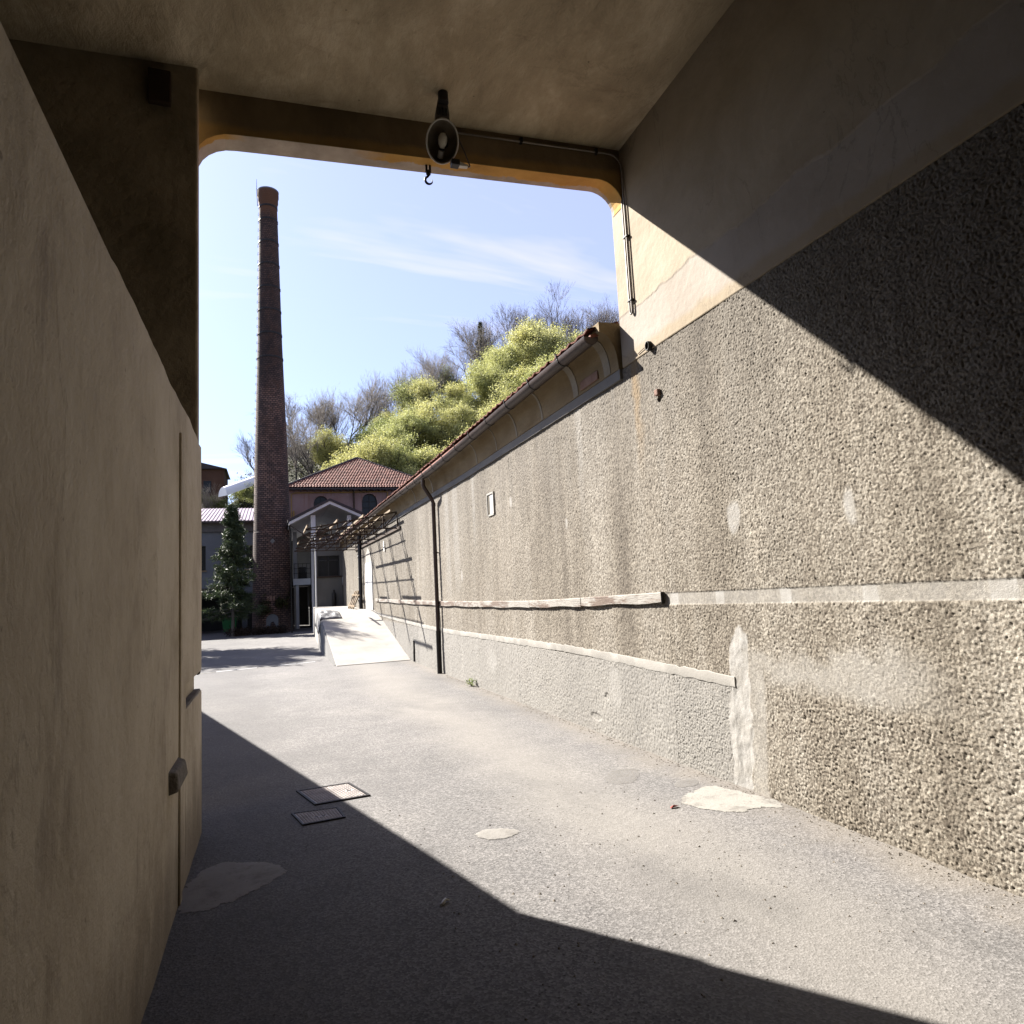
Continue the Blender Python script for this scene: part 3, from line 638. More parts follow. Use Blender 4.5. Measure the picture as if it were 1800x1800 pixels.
# cement band at plinth
def strip(pts, h, x_out, name, mat, bevel=0.004):
    mb = MB(); vs = []
    for y, z in pts: vs += [(WX+0.03, y, z-h), (x_out, y, z-h), (x_out, y, z), (WX+0.03, y, z)]
    fs = []
    for i in range(len(pts)-1):
        for k in range(4):
            a = i*4+k; b = i*4+(k+1) % 4; fs.append((a, b, b+4, a+4))
    n = len(pts)*4; fs += [(3, 2, 1, 0), (n-4, n-3, n-2, n-1)]
    return mb.add(vs, fs).build(name, mat, B, bevel=bevel)
band_pts = [(4.56, 0.835), (6.0, 0.86), (7.66, 0.885), (10, 0.87), (13.85, 0.845), (16.3, 0.865), (20, 0.94), (24.3, 1.04)]
def strip_rough(pts, h, x_out, name, mat):
    yy = np.arange(pts[0][0], pts[-1][0], 0.07); zz_ = np.interp(yy, [p[0] for p in pts], [p[1] for p in pts]); vs = []
    for i, (y, z) in enumerate(zip(yy, zz_)):
        j1, j2, j3 = [random.gauss(0, 0.0035) for _ in range(3)]
        vs += [(WX+0.03, y, z-h+j2), (x_out+0.002, y, z-h+j2), (x_out+j3*0.3, y, z-h+0.006+j2), (x_out+j3*0.3, y, z-0.003+j1), (x_out+0.002, y, z+j1), (WX+0.03, y, z+j1)]
    fs = [(i*6+k, i*6+(k+1) % 6, (i+1)*6+(k+1) % 6, (i+1)*6+k) for i in range(len(yy)-1) for k in range(6)]+[(5, 4, 3, 2, 1, 0)]
    MB().add(vs, fs).build(name, mat, B, sharp=25)
strip_rough(band_pts, 0.085, WX-0.007, 'cement_band', M['cement'])
# timber rail in lengths
for a, b in [((5.50, 1.50), (7.25, 1.457)), ((7.26, 1.456), (8.95, 1.425)), ((8.96, 1.425), (11.4, 1.415)), ((11.41, 1.415), (14.3, 1.42)), ((14.31, 1.42), (19.0, 1.455)), ((19.01, 1.455), (24.1, 1.51))]:
    nn = 9; mb = MB(); vs = []
    for k in range(nn):
        t = k/(nn-1); y = a[0]+(b[0]-a[0])*t; z = a[1]+(b[1]-a[1])*t; j = 0.004*math.sin(k*2.1+a[0]*3); hh = 0.10+0.008*math.sin(k*1.3+a[0])
        vs += [(WX+0.01, y, z-hh), (WX-0.030+j, y, z-hh+0.006), (WX-0.032+j, y, z-0.008), (WX-0.026+j, y, z), (WX+0.01, y, z)]
    fs = [(i*5+k, i*5+(k+1) % 5, (i+1)*5+(k+1) % 5, (i+1)*5+k) for i in range(nn-1) for k in range(5)]
    fs += [(4, 3, 2, 1, 0), tuple((nn-1)*5+k for k in range(5))]
    mb.add(vs, fs).build('timber_rail', M['rail'], B)
MB().box(WX-0.036, WX+0.0, 5.49, 5.50, 1.395, 1.503).build('rail_end_shade', M['iron'], B, bevel=0.004)  # dark plate paints in the shaded end face of the rail
# small niche with a pale lining; a dark block stands for the shade in its hole
MB().box(WX-0.02, WX+0.02, 10.37, 10.40, 2.82, 3.18).box(WX-0.02, WX+0.02, 10.70, 10.73, 2.82, 3.18).box(WX-0.02, WX+0.02, 10.40, 10.70, 3.15, 3.18).box(WX-0.012, WX+0.02, 10.40, 10.70, 2.80, 2.83).build('niche_frame', M['cement'], B, bevel=0.004)
MB().box(WX-0.004, WX+0.02, 10.40, 10.60, 2.83, 3.15).build('niche_plug', M['white_paint'], B)
MB().box(WX-0.008, WX+0.02, 10.60, 10.70, 2.83, 3.15).build('niche_shade', M['dark_plaster'], B)
# little ventilation stub
MB().lathe([(0.036, 0), (0.036, 0.03), (0.028, 0.03), (0.028, 0.0)], 14, cap=False).build('pipe_stub', M['iron'], B, smooth=True, loc=(0, 0, 0))
ps = bpy.data.objects['pipe_stub']; ps.matrix_parent_inverse = B.matrix_basis.inverted(); ps.location = (WX+0.005, 5.40, 3.80); ps.rotation_euler = (0, R(-90), 0); ps.scale = (1.3, 1, 1.6)
MB().add([(WX-0.001, 5.38, 3.76), (WX-0.001, 5.42, 3.76), (WX-0.001, 5.42, 3.83), (WX-0.001, 5.38, 3.83)], [(0, 1, 2, 3)]).build('stub_opening', M['black'], B)
MB().tube([(WX-0.01, 5.42, 3.80), (WX-0.015, 5.5, 3.815), (WX-0.012, 5.62, 3.80)], 0.004, 5).build('loose_wire', M['rust'], B)
MB().box(WX-0.03, WX+0.02, 5.30, 5.36, 3.30, 3.36).build('brick_plug', M['rawbrick'], B, bevel=0.01)
# white door on the dock, with arched render patch above
MB().box(WX-0.03, WX+0.03, 24.9, 26.75, 1.10, 2.85).build('dock_door', M['white_paint'], B, bevel=0.01)
MB().add([(WX-0.014, 24.95, 2.86), (WX-0.014, 26.7, 2.86), (WX-0.014, 26.5, 3.2), (WX-0.014, 25.9, 3.42), (WX-0.014, 25.3, 3.2)], [(0, 4, 3, 2, 1)]).build('door_patch', M['cement'], B)
MB().add([(WX-0.03, 21.75, 3.02), (WX-0.03, 21.9, 2.98), (WX-0.03, 22.02, 3.2), (WX-0.03, 21.95, 3.36), (WX-0.03, 21.86, 3.3)], [(0, 4, 3, 2, 1)]).build('plaster_spot', M['white_paint'], B)
MB().box(WX-0.035, WX, 17.46, 17.5, 0.15, 0.42).box(WX-0.035, WX, 17.49, 17.53, -0.1, 0.18).build('wall_crack_iron', M['iron'], B)

# ------------------------------------------------------------------ gatehouse with the covered passage
G = thing('gatehouse', (1.4, 0, 0), 'shaded gatehouse passage with ochre ceiling, concrete lintel and plastered walls', 'building')
def cz(x): return 5.83 + 0.036*(x+0.5)
# upper right plaster
MB().box(WX-0.004, WX+0.32, -7, 5.95, 3.766, 7.0).build('passage_wall', M['passage'], G, bevel=0.01)
# ceiling slab
cs = []
MB().hexa([(-3.6, -7, cz(-3.6)), (WX-0.006, -7, cz(WX)), (WX-0.006, 5.72, cz(WX)), (-3.6, 5.72, cz(-3.6)), (-3.6, -7, 6.4), (WX-0.006, -7, 6.4), (WX-0.006, 5.72, 6.4), (-3.6, 5.72, 6.4)]).build('ceiling', M['ceiling'], G)
MB().box(-3.6, WX-0.008, 5.725, 5.935, 6.03, 9.2).box(-3.6, WX+0.3, -7, 5.72, 7.01, 9.2).box(-3.6, -3.2, -7, 5.72, 6.41, 7.0).build('upper_storey', M['beige'], G)
# lintel with rounded haunches
def lb(x): return 5.465 + 0.0425*(x+0.5)
bot = []
for k in range(7):
    a = math.pi/2*k/6; bot.append((-0.56+0.30*(1-math.cos(a)), lb(-0.3)-0.26*(1-math.sin(a))))
for k in range(1, 12): bot.append((-0.26+(3.12+0.26)*k/12, lb(-0.26+(3.12+0.26)*k/12)))
for k in range(9):
    a = math.pi/2*k/8; bot.append((3.12+0.252*math.sin(a), lb(3.12)-0.25*(1-math.cos(a))))
top = [(x, 6.02) for x, z in bot]
n = len(bot); vs = []; 
for y in (5.70, 5.925): vs += [(x, y, z) for x, z in bot] + [(x, y, z) for x, z in top]
fs = []
for k in range(n-1):
    fs += [(k, k+1, n+k+1, n+k), (2*n+k, 3*n+k, 3*n+k+1, 2*n+k+1), (k, 2*n+k, 2*n+k+1, k+1), (n+k, n+k+1, 3*n+k+1, 3*n+k)]
fs += [(0, n, 3*n, 2*n), (n-1, 3*n-1, 4*n-1, 2*n-1)]
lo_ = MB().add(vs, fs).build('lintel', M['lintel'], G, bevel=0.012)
# left pier behind the low wall
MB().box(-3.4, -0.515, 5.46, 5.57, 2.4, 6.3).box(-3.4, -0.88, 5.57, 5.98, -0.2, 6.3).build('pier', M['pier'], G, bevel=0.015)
MB().box(-0.86, -0.70, 5.40, 5.46, 5.45, 5.72).build('timber_block', M['rust'], G, bevel=0.008)
# low left wall: broken top edge, notch near its end
lw = MB(); nY = 60; prof = []
ysW = np.concatenate([np.linspace(-7, 2.5, 8), np.linspace(2.6, 5.57, 40)])
topz = 2.80 + 0.05*fnoise(ysW*3.1, ysW*0, 77) + 0.02*fnoise(ysW*11, ysW*0, 78)
vs = []
def low_piece(ysel, z0, zt_of, cap=0.0):
    vv = []
    for y in ysel:
        j = 0.012*(fnoise(np.array([y*2.0]), np.array([1.0]), 5)[0]-0.5); zt = zt_of(y)
        vv += [(-0.502+j, y, z0), (-0.50+j, y, (z0+zt)/2), (-0.502+j, y, zt-cap), (-0.502-cap*0.6+j, y, zt), (-0.95, y, zt), (-0.95, y, z0)]
    ff = [(i*6+k, (i+1)*6+k, (i+1)*6+(k+1) % 6, i*6+(k+1) % 6) for i in range(len(ysel)-1) for k in range(6)]
    nn = len(ysel); ff += [tuple(range(6)), tuple((nn-1)*6+k for k in range(6))[::-1]]
    lw.add(vv, ff)
ztop = lambda y: float(np.interp(y, ysW, topz))
nearY = [y for y in ysW if y < 4.6]+[4.6]; farY = [4.6]+[y for y in ysW if y > 4.62]
low_piece(nearY, -0.2, ztop, 0.05)
low_piece(farY, 1.13, ztop, 0.05)
low_piece(farY, -0.2, lambda y: 0.985, 0.004)
lw.box(-0.95, -0.55, 4.602, 5.565, 0.984, 1.131)
lw.build('low_wall', M['beige'], G)
MB().box(-0.535, -0.505, 5.50, 5.568, 1.10, 1.16).build('broken_corner', M['rust'], G, bevel=0.012)
# vertical seam moulding and stone shelf on the low wall
MB().box(-0.503, -0.488, 4.28, 4.36, 0.0, 2.6).build('render_seam', M['beige'], G, bevel=0.006)
MB().hexa([(-0.52, 3.90, 0.66), (-0.455, 3.92, 0.675), (-0.45, 4.28, 0.68), (-0.52, 4.30, 0.67), (-0.52, 3.88, 0.785), (-0.462, 3.91, 0.772), (-0.46, 4.25, 0.768), (-0.52, 4.30, 0.785)]).build('stone_shelf', M['stone'], G, bevel=0.012)
MB().box(-0.549, -0.508, 4.63, 5.56, 0.986, 0.998).build('notch_slab', M['stone'], G, bevel=0.004)
# outer left and back of the passage
MB().box(-3.6, -3.2, -7, 5.5, -0.2, 6.35).build('outer_wall', M['dark_plaster'], G)
MB().box(-3.6, WX+0.3, -7.4, -7.0, -0.2, 7.0).build('back_wall', M['dark_plaster'], G)

# conduit along lintel and wall
cdt = thing('cable_conduit', (WX, 5.66, 4.2), 'thin grey cable conduit bent along lintel and down the sunlit plaster wall', 'conduit')
def arc(c, r, a0, a1, n, fx): return [fx(c, r, a0+(a1-a0)*k/n) for k in range(n+1)]
pts = [(1.66, 5.68, 5.835), (2.4, 5.683, 5.866), (3.22, 5.683, 5.90)] + [(3.22+0.13*math.sin(a), 5.683-0.035*a/1.57, 5.90-0.13*(1-math.cos(a))) for a in [0.3, 0.7, 1.1, 1.5]] + [(WX-0.025, 5.645, 5.70), (WX-0.025, 5.642, 4.26)]
cpts = pts + [(WX-0.025, 5.642+0.02*(1-math.cos(a)), 4.26-0.04*math.sin(a)) for a in [0.6, 1.2, 1.8, 2.4, 3.14]] + [(WX-0.025, 5.684, 5.42)]
MB().tube(cpts, 0.0095, 8).build('pipe', M['conduit'], cdt, smooth=True)
for zc in (5.02, 4.36): MB().box(WX-0.04, WX-0.003, 5.622, 5.70, zc-0.009, zc+0.009).build('clip', M['iron'], cdt, bevel=0.003)
for xc in (2.3, 3.1): MB().box(xc-0.012, xc+0.012, 5.662, 5.70, cz(xc)-0.09, cz(xc)-0.03).build('clip', M['iron'], cdt, bevel=0.003)

# passage lamp
LP = thing('passage_lamp', (1.43, 5.25, cz(1.43)), 'oval bracket lamp with white rim hanging from passage ceiling', 'lamp')
ct = Vector((1.37, 5.12, 5.315)); nrm = Vector((-0.12, -0.86, -0.42)).normalized()
ax = Vector((0.995, -0.10, -0.08)); ax = (ax - nrm*ax.dot(nrm)).normalized(); ay = nrm.cross(ax).normalized()
if ay.z < 0: ay = -ay
def P(u, v, w): return ct + ax*u + ay*v + nrm*w
n = 32; ra, rb = 0.130, 0.168
def bowl(scale, depth, rings=9, off=0.0):
    v = []; 
    for i in range(rings+1):
        t = i/rings; r = math.cos(t*math.pi/2*0.96); d = -depth*math.sin(t*math.pi/2)
        v += [P(ra*scale*r*math.cos(2*math.pi*k/n), rb*scale*r*math.sin(2*math.pi*k/n), d+off) for k in range(n)]
    f = [(i*n+k, i*n+(k+1) % n, (i+1)*n+(k+1) % n, (i+1)*n+k) for i in range(rings) for k in range(n)]
    return v, f + [tuple(rings*n+k for k in range(n))]
v, f = bowl(1.0, 0.15); MB().add(v, f).build('shade', M['lamp_white'], LP, smooth=True)
v, f = bowl(0.965, 0.14, off=0.002); MB().add(v, [q[::-1] for q in f]).build('reflector', M['lamp_in'], LP, smooth=True)
MB().tube([P(ra*1.0*math.cos(2*math.pi*k/n), rb*1.0*math.sin(2*math.pi*k/n), 0.0) for k in range(n+1)], 0.0075, 6, cap=False).build('rim', M['lamp_white'], LP, smooth=True)
bl = MB(); ring = []
prof_b = [(0.0, 0.0), (0.02, 0.004), (0.036, 0.03), (0.04, 0.06), (0.034, 0.09), (0.02, 0.11), (0.018, 0.125)]
vsb = []; m_ = 16
for r, t in prof_b: vsb += [P(0.005+r*math.cos(2*math.pi*k/m_), 0.075-t, -0.05+r*math.sin(2*math.pi*k/m_)) for k in range(m_)]
bl.add(vsb, [(i*m_+k, i*m_+(k+1) % m_, (i+1)*m_+(k+1) % m_, (i+1)*m_+k) for i in range(len(prof_b)-1) for k in range(m_)]).build('bulb', M['bulb'], LP, smooth=True)
MB().tube([P(0.005, -0.045, -0.05), P(0.005, -0.058, -0.052)], 0.022, 14).build('lamp_collar', M['black'], LP, smooth=False)
MB().tube([P(0.003, -0.058, -0.052), P(-0.002, -0.11, -0.085)], [0.024, 0.026], 14).build('socket', M['lamp_white'], LP, sharp=40)
br = MB(); 
plate = [((1.405, 5.30, 5.87), (1.475, 5.30, 5.87)), ((1.375, 5.315, 5.72), (1.495, 5.315, 5.72)), ((1.365, 5.315, 5.60), (1.495, 5.315, 5.60)), ((1.365, 5.30, 5.40), (1.49, 5.30, 5.40))]
for (a, b), (c, d) in zip(plate[:-1], plate[1:]):
    br.hexa([c, d, (d[0], d[1]+0.04, d[2]), (c[0], c[1]+0.04, c[2]), a, b, (b[0], b[1]+0.04, b[2]), (a[0], a[1]+0.04, a[2])])
br.build('bracket', M['concrete_band'], LP)
for x0, z0, h in [(1.40, 5.70, 0.06), (1.433, 5.70, 0.065), (1.466, 5.70, 0.06), (1.415, 5.60, 0.05), (1.45, 5.60, 0.05)]:
    MB().box(x0-0.006, x0+0.006, 5.298, 5.313, z0, z0+h).build('slot', M['black'], LP)
MB().tube([(1.44, 5.30, cz(1.44)+0.01), (1.44, 5.29, 5.80)], 0.045, 14).build('ceiling_mount', M['black'], LP, sharp=40)
MB().tube([(1.43, 5.30, 5.45), (1.40, 5.24, 5.36)], 0.05, 12).build('housing', M['concrete_band'], LP, sharp=40)
MB().box(1.44, 1.51, 5.10, 5.17, 5.12, 5.17).build('clamp', M['black'], LP, bevel=0.006)
MB().hexa([(1.50, 5.12, 5.125), (1.585, 5.12, 5.13), (1.585, 5.16, 5.13), (1.50, 5.16, 5.125), (1.50, 5.12, 5.165), (1.585, 5.12, 5.145), (1.585, 5.16, 5.145), (1.50, 5.16, 5.165)]).build('clamp_lever', M['lamp_white'], LP, bevel=0.004)
MB().tube([(1.66, 5.67, 5.83), (1.63, 5.55, 5.70), (1.645, 5.4, 5.45), (1.64, 5.25, 5.22), (1.58, 5.14, 5.135)], 0.006, 6).build('cable', M['black'], LP, smooth=True)

# lifting hook under lintel
HK = thing('lifting_hook', (1.405, 5.80, 5.54), 'dark iron lifting hook hanging below the lintel', 'hook')
MB().bar((1.388, 5.80, 5.56), (1.388, 5.80, 5.47), 0.009, 0.02).bar((1.422, 5.80, 5.56), (1.422, 5.80, 5.47), 0.009, 0.02).box(1.382, 1.428, 5.787, 5.813, 5.548, 5.558).build('shackle', M['iron'], HK, bevel=0.002)
MB().lathe([(0.016, 0), (0.023, 0.012), (0.023, 0.035), (0.015, 0.048)], 12, (1.405, 5.80, 5.445)).build('swivel', M['iron'], HK, sharp=40)
hkp = [(1.405, 5.80, 5.45), (1.403, 5.80, 5.435)] + [(1.407+0.034*math.cos(a), 5.80, 5.395+0.036*math.sin(a)) for a in [R(d) for d in range(115, 380, 20)]]
MB().tube(hkp, [0.009]*2+[0.011+0.004*math.sin(math.pi*k/13)-0.0006*k for k in range(len(hkp)-2)], 8).build('hook', M['iron'], HK, smooth=True)

# ------------------------------------------------------------------ boundary wall left of the gate (its shadow crosses the drive)
BW = MB(); a = Vector((-0.5, 5.98, 0)); d = Vector((-0.26, 1, 0)).normalized(); nrm2 = Vector((-d.y, d.x, 0))*0.28
a = Vector((-1.17, 6.32, 0)); b = a + d*10
bw = BW.hexa([a+Vector((0, 0, -0.3)), a+nrm2+Vector((0, 0, -0.3)), b+nrm2+Vector((0, 0, -0.3)), b+Vector((0, 0, -0.3)), a+Vector((0, 0, 3.0)), a+nrm2+Vector((0, 0, 3.0)), b+nrm2+Vector((0, 0, 3.0)), b+Vector((0, 0, 3.0))]).build('boundary_wall', M['beige'])
tag(bw, 'rendered yard wall running off behind the left gate pier', 'wall')

# ------------------------------------------------------------------ things on the ground near by
def outline_patch(name, pts, mat, label, cat, z=0.004, jit=0.02, group=None):
    pts = [Vector((x, y, 0)) for x, y in pts]; n = len(pts); dense = []
    for i in range(n):
        p0, p1, p2, p3 = pts[i-1], pts[i], pts[(i+1) % n], pts[(i+2) % n]
        for k in range(6):
            t = k/6
            q = 0.5*((2*p1)+(p2-p0)*t+(2*p0-5*p1+4*p2-p3)*t*t+(3*p1-p0-3*p2+p3)*t**3)
            dense.append(Vector((q.x+random.uniform(-jit, jit), q.y+random.uniform(-jit, jit), 0)))
    ce = sum(dense, Vector())/len(dense); n = len(dense); vs = []; ed = []
    for sc, e, h in ((1.10, 0.0, 0.0), (1.0, 0.35, 0.6), (0.86, 0.75, 1.0), (0.55, 1.0, 1.1)):
        for q in dense:
            p = ce+(q-ce)*sc; vs.append((p.x, p.y, gz(p.y)+0.001+z*h)); ed.append(e)
    vs.append((ce.x, ce.y, gz(ce.y)+0.001+z*1.1)); ed.append(1.0)
    fs = [(i*n+k, i*n+(k+1) % n, (i+1)*n+(k+1) % n, (i+1)*n+k) for i in range(3) for k in range(n)]+[(3*n+k, 3*n+(k+1) % n, 4*n) for k in range(n)]
    o = MB().add(vs, fs).build(name, mat, smooth=True)
    at = o.data.attributes.new("inside", 'FLOAT', 'POINT'); at.data.foreach_set("value", ed)
    return tag(o, label, cat, group)
outline_patch('plaster_patch', [(2.78, 4.47), (2.92, 4.63), (3.18, 4.72), (3.30, 4.45), (3.36, 4.2), (3.33, 4.08), (3.16, 4.14), (3.0, 4.13), (2.84, 4.28)], M['patchwhite'], 'white plaster patch on the ground at the foot of the wall', 'patch', jit=0.012)
outline_patch('plaster_patch', [(1.24, 4.55), (1.33, 4.62), (1.45, 4.58), (1.52, 4.48), (1.40, 4.41), (1.30, 4.44)], M['patchcem'], 'small pale cement patch in the middle of the sunlit drive', 'patch', jit=0.008)
outline_patch('concrete_patch', [(-0.49, 4.22), (-0.49, 4.58), (-0.36, 4.82), (-0.12, 4.75), (0.05, 4.55), (-0.04, 4.38), (-0.18, 4.26), (-0.34, 4.16)], M['patchgrey'], 'grey concrete patch in shadow at the foot of left wall', 'patch', jit=0.012)
outline_patch('cement_smear', [(2.55, 5.25), (2.72, 5.5), (2.95, 5.5), (2.86, 5.28), (2.7, 5.12)], M['smear'], 'faint grey cement smear beside the pebble-dashed wall', 'patch', jit=0.012, z=0.003)
outline_patch('cement_smear', [(2.95, 4.85), (3.06, 4.98), (3.2, 4.96), (3.16, 4.84), (3.06, 4.8)], M['smear'], 'small cement smear behind the white plaster patch', 'patch', jit=0.008, z=0.003)
# manhole covers: frame, plate, raised studs
def manhole(corners, label, nx, ny, holes):
    c = [Vector((x, y, gz(y)+0.004)) for x, y in corners]; ce = sum(c, Vector())/4
    T = thing('manhole_cover', ce, label, 'manhole cover', 'manhole covers in the drive')
    def at(u, v, h=0): return c[0]*(1-u)*(1-v)+c[1]*u*(1-v)+c[2]*u*v+c[3]*(1-u)*v+Vector((0, 0, h))
    fr = MB()
    for (u0, u1, v0, v1) in [(0, 1, 0, 0.045), (0, 1, 0.955, 1), (0, 0.045, 0.045, 0.955), (0.955, 1, 0.045, 0.955)]:
        fr.hexa([at(u0, v0, -0.03), at(u1, v0, -0.03), at(u1, v1, -0.03), at(u0, v1, -0.03), at(u0, v0, 0.008), at(u1, v0, 0.008), at(u1, v1, 0.008), at(u0, v1, 0.008)])
    fr.build('frame', M['iron'], T)
    MB().hexa([at(.055, .055, -0.03), at(.945, .055, -0.03), at(.945, .945, -0.03), at(.055, .945, -0.03), at(.055, .055, 0.003), at(.945, .055, 0.003), at(.945, .945, 0.003), at(.055, .945, 0.003)]).build('plate', M['castiron'], T)
    stn = MB(); du = 0.86/nx; dv = 0.86/ny
    for i in range(nx):
        for j in range(ny):
            u = 0.07+du*(i+0.5); v = 0.07+dv*(j+0.5)
            if any(abs(u-hu) < 0.09 and abs(v-hv) < 0.07 for hu, hv in holes): continue
            a_, b_ = (du*0.44, dv*0.24) if (i+j) % 2 else (du*0.24, dv*0.44)
            stn.hexa([at(u-a_, v-b_, 0.003), at(u+a_, v-b_, 0.003), at(u+a_, v+b_, 0.003), at(u-a_, v+b_, 0.003), at(u-a_*.6, v-b_*.6, 0.0078), at(u+a_*.6, v-b_*.6, 0.0078), at(u+a_*.6, v+b_*.6, 0.0078), at(u-a_*.6, v+b_*.6, 0.0078)])
    so_ = stn.build('stud_pattern', M['castiron'], T); so_["kind"] = "stuff"
    for hu, hv in holes:
        MB().hexa([at(hu-.035, hv-.02, 0.002), at(hu+.035, hv-.02, 0.002), at(hu+.035, hv+.02, 0.002), at(hu-.035, hv+.02, 0.002), at(hu-.035, hv-.02, 0.005), at(hu+.035, hv-.02, 0.005), at(hu+.035, hv+.02, 0.005), at(hu-.035, hv+.02, 0.005)]).build('lifting_slot', M['black'], T)
manhole([(0.29, 5.82), (0.73, 5.86), (0.61, 6.36), (0.165, 6.33)], 'larger studded manhole cover cut by the shadow edge', 16, 18, [(0.8, 0.5)])
manhole([(0.18, 5.345), (0.485, 5.375), (0.455, 5.655), (0.11, 5.68)], 'smaller studded manhole cover fully in shadow', 13, 14, [(0.42, 0.45), (0.58, 0.45)])
# litter
tag(MB().add([(2.63, 4.40, 0.006), (2.70, 4.405, 0.012), (2.695, 4.43, 0.01), (2.64, 4.425, 0.006), (2.66, 4.41, 0.022)], [(0, 1, 4), (1, 2, 4), (2, 3, 4), (3, 0, 4), (0, 3, 2, 1)]).build('litter_scrap', M['red']), 'tiny red scrap of litter near the white plaster patch', 'litter')
tag(MB().tube([(0.79, 3.65, 0.006), (0.815, 3.67, 0.012), (0.83, 3.69, 0.014), (0.85, 3.685, 0.006)], [0.004, 0.011, 0.008, 0.003], 6).build('paper_scrap', M['white_paint'], smooth=True), 'crumpled white paper scrap in the dark foreground shadow', 'litter')
gr_ = MB()
for k in range(1100):                                          # grit and crumbs along the wall foot and over the drive
    if k < 860: x, y = WX-0.02-abs(random.gauss(0, 0.07)), random.uniform(2.2, 14)
    else: x, y = random.uniform(0.8, 3.3), random.uniform(2.3, 5.5)
    r = random.uniform(0.003, 0.010); z = gz(y)
    vs = [(x+r*math.cos(a)*random.uniform(.7, 1.2), y+r*math.sin(a)*random.uniform(.7, 1.2), z) for a in (0, 1.57, 3.14, 4.71)] + [(x+random.uniform(-.3, .3)*r, y, z+r*0.9)]
    gr_.add(vs, [(0, 1, 4), (1, 2, 4), (2, 3, 4), (3, 0, 4)])
go2 = gr_.build('grit', M['stone']); tag(go2, 'scattered grit along the wall foot', 'grit'); go2["kind"] = "stuff"
# tuft of weed by the wall
WD = thing('weed', (3.30, 11.95, gz(12)), 'small bright green weed growing at the foot of the wall', 'plant')
wm = MB()
for k in range(46):
    a = random.uniform(0, 6.28); r = random.uniform(0.0, 0.13); h = random.uniform(0.02, 0.17)*(1-r*3); c = Vector((3.29+0.6*r*math.cos(a), 11.95+r*math.sin(a), gz(12)+h))
    t = Vector((math.cos(a), math.sin(a), random.uniform(-.3, .7))).normalized()*random.uniform(.03, .055); s2 = Vector((-math.sin(a), math.cos(a), random.uniform(-.3, .3))).normalized()*random.uniform(.014, .024)
    wm.add([c-t*.2, c+t*.4+s2, c+t, c+t*.4-s2], [(0, 1, 2, 3)])
wm.build('leaves', M['weed'], WD)
wm = MB()
for k in range(7): a = k*0.9; wm.bar((3.30, 11.95, gz(12)-.01), (3.30+.05*math.cos(a), 11.95+.07*math.sin(a), gz(12)+.1), 0.005)
wm.build('stems', M['weed'], WD)
# drain channel across the yard entrance
DC = thing('drain_channel', (-0.4, 19.5, -0.12), 'narrow drain channel with pale edge crossing the yard entrance', 'drain')
for k in range(9):
    x0 = -3.4+k*0.5; y0 = 18.75+(x0+3.4)*0.26
    MB().hexa([(x0, y0, -.2), (x0+.48, y0+.125, -.2), (x0+.48, y0+.225, -.2), (x0, y0+.10, -.2), (x0, y0, -.113), (x0+.48, y0+.125, -.113), (x0+.48, y0+.225, -.113), (x0, y0+.10, -.113)]).build('edge_stone', M['white_paint'] if k % 3 else M['cement'], DC)
    MB().hexa([(x0, y0+.10, -.2), (x0+.48, y0+.225, -.2), (x0+.48, y0+.36, -.2), (x0, y0+.235, -.2), (x0, y0+.10, -.115), (x0+.48, y0+.225, -.115), (x0+.48, y0+.36, -.115), (x0, y0+.235, -.115)]).build('slot', M['black'], DC)

# ------------------------------------------------------------------ loading ramp and dock
RP = thing('loading_ramp', (2.4, 18.1, -0.12), 'pale concrete loading ramp rising to a dock beside the wall', 'ramp')
def ramp_poly(x0, x1, pts, mat, name, b=0.01):
    n = len(pts); vs = [(x0, y, z) for y, z in pts]+[(x1, y, z) for y, z in pts]
    return MB().add(vs, [tuple(range(n)), tuple(range(n, 2*n))[::-1]]+[(k, n+k, n+(k+1) % n, (k+1) % n) for k in range(n)]).build(name, mat, RP, bevel=b)
ramp_poly(1.5, WX+0.01, [(18.12, -0.3), (18.12, -0.105), (20.6, 0.37), (22.8, 0.80), (24.6, 1.10), (24.6, -0.3)], M['ramp'], 'slope')
MB().hexa([(1.5, 24.602, -0.3), (WX+0.01, 24.602, -0.3), (WX+0.01, 36.5, -0.3), (1.93, 36.5, -0.3), (1.5, 24.602, 1.10), (WX+0.01, 24.602, 1.10), (WX+0.01, 36.5, 1.20), (1.93, 36.5, 1.20)]).build('platform', M['ramp'], RP, bevel=0.01)
ramp_poly(1.452, 1.498, [(18.3, -0.3), (18.3, -0.11), (20.6, 0.33), (22.8, 0.76), (24.6, 1.06), (24.6, -0.3)], M['grey_cem'], 'side_face', 0.0)
# crumpled tarpaulin over the dock edge
TP = thing('tarpaulin', (1.6, 24.4, 1.05), 'crumpled black and white tarpaulin lying over the dock edge', 'tarpaulin')
uu, vv = np.meshgrid(np.linspace(0, 1, 26), np.linspace(0, 1, 20))
tx = 1.30+0.85*uu; ty = 23.5+1.9*vv; hh = fnoise(uu*5, vv*5, 41)*0.2*np.sin(np.pi*uu)**0.6*np.sin(np.pi*vv)**0.5
tz = np.interp(ty, [22.8, 24.6, 26], [0.81, 1.11, 1.12])+0.012+hh; edge = np.clip((1.46-tx)/0.16, 0, 1); tz = tz-edge*(0.4+0.2*fnoise(uu*6, vv*6, 3)); tx = np.where(tx < 1.46, 1.47-0.10*edge*fnoise(vv*4, uu*4, 8)-0.02, tx)
me = grid_mesh('sheet', np.stack([tx, ty, tz], -1), 26, 20, M['tarp'], smooth=True); o = bpy.data.objects.new('sheet', me); link(o, TP); sd = o.modifiers.new('thick', 'SOLIDIFY'); sd.thickness = 0.01
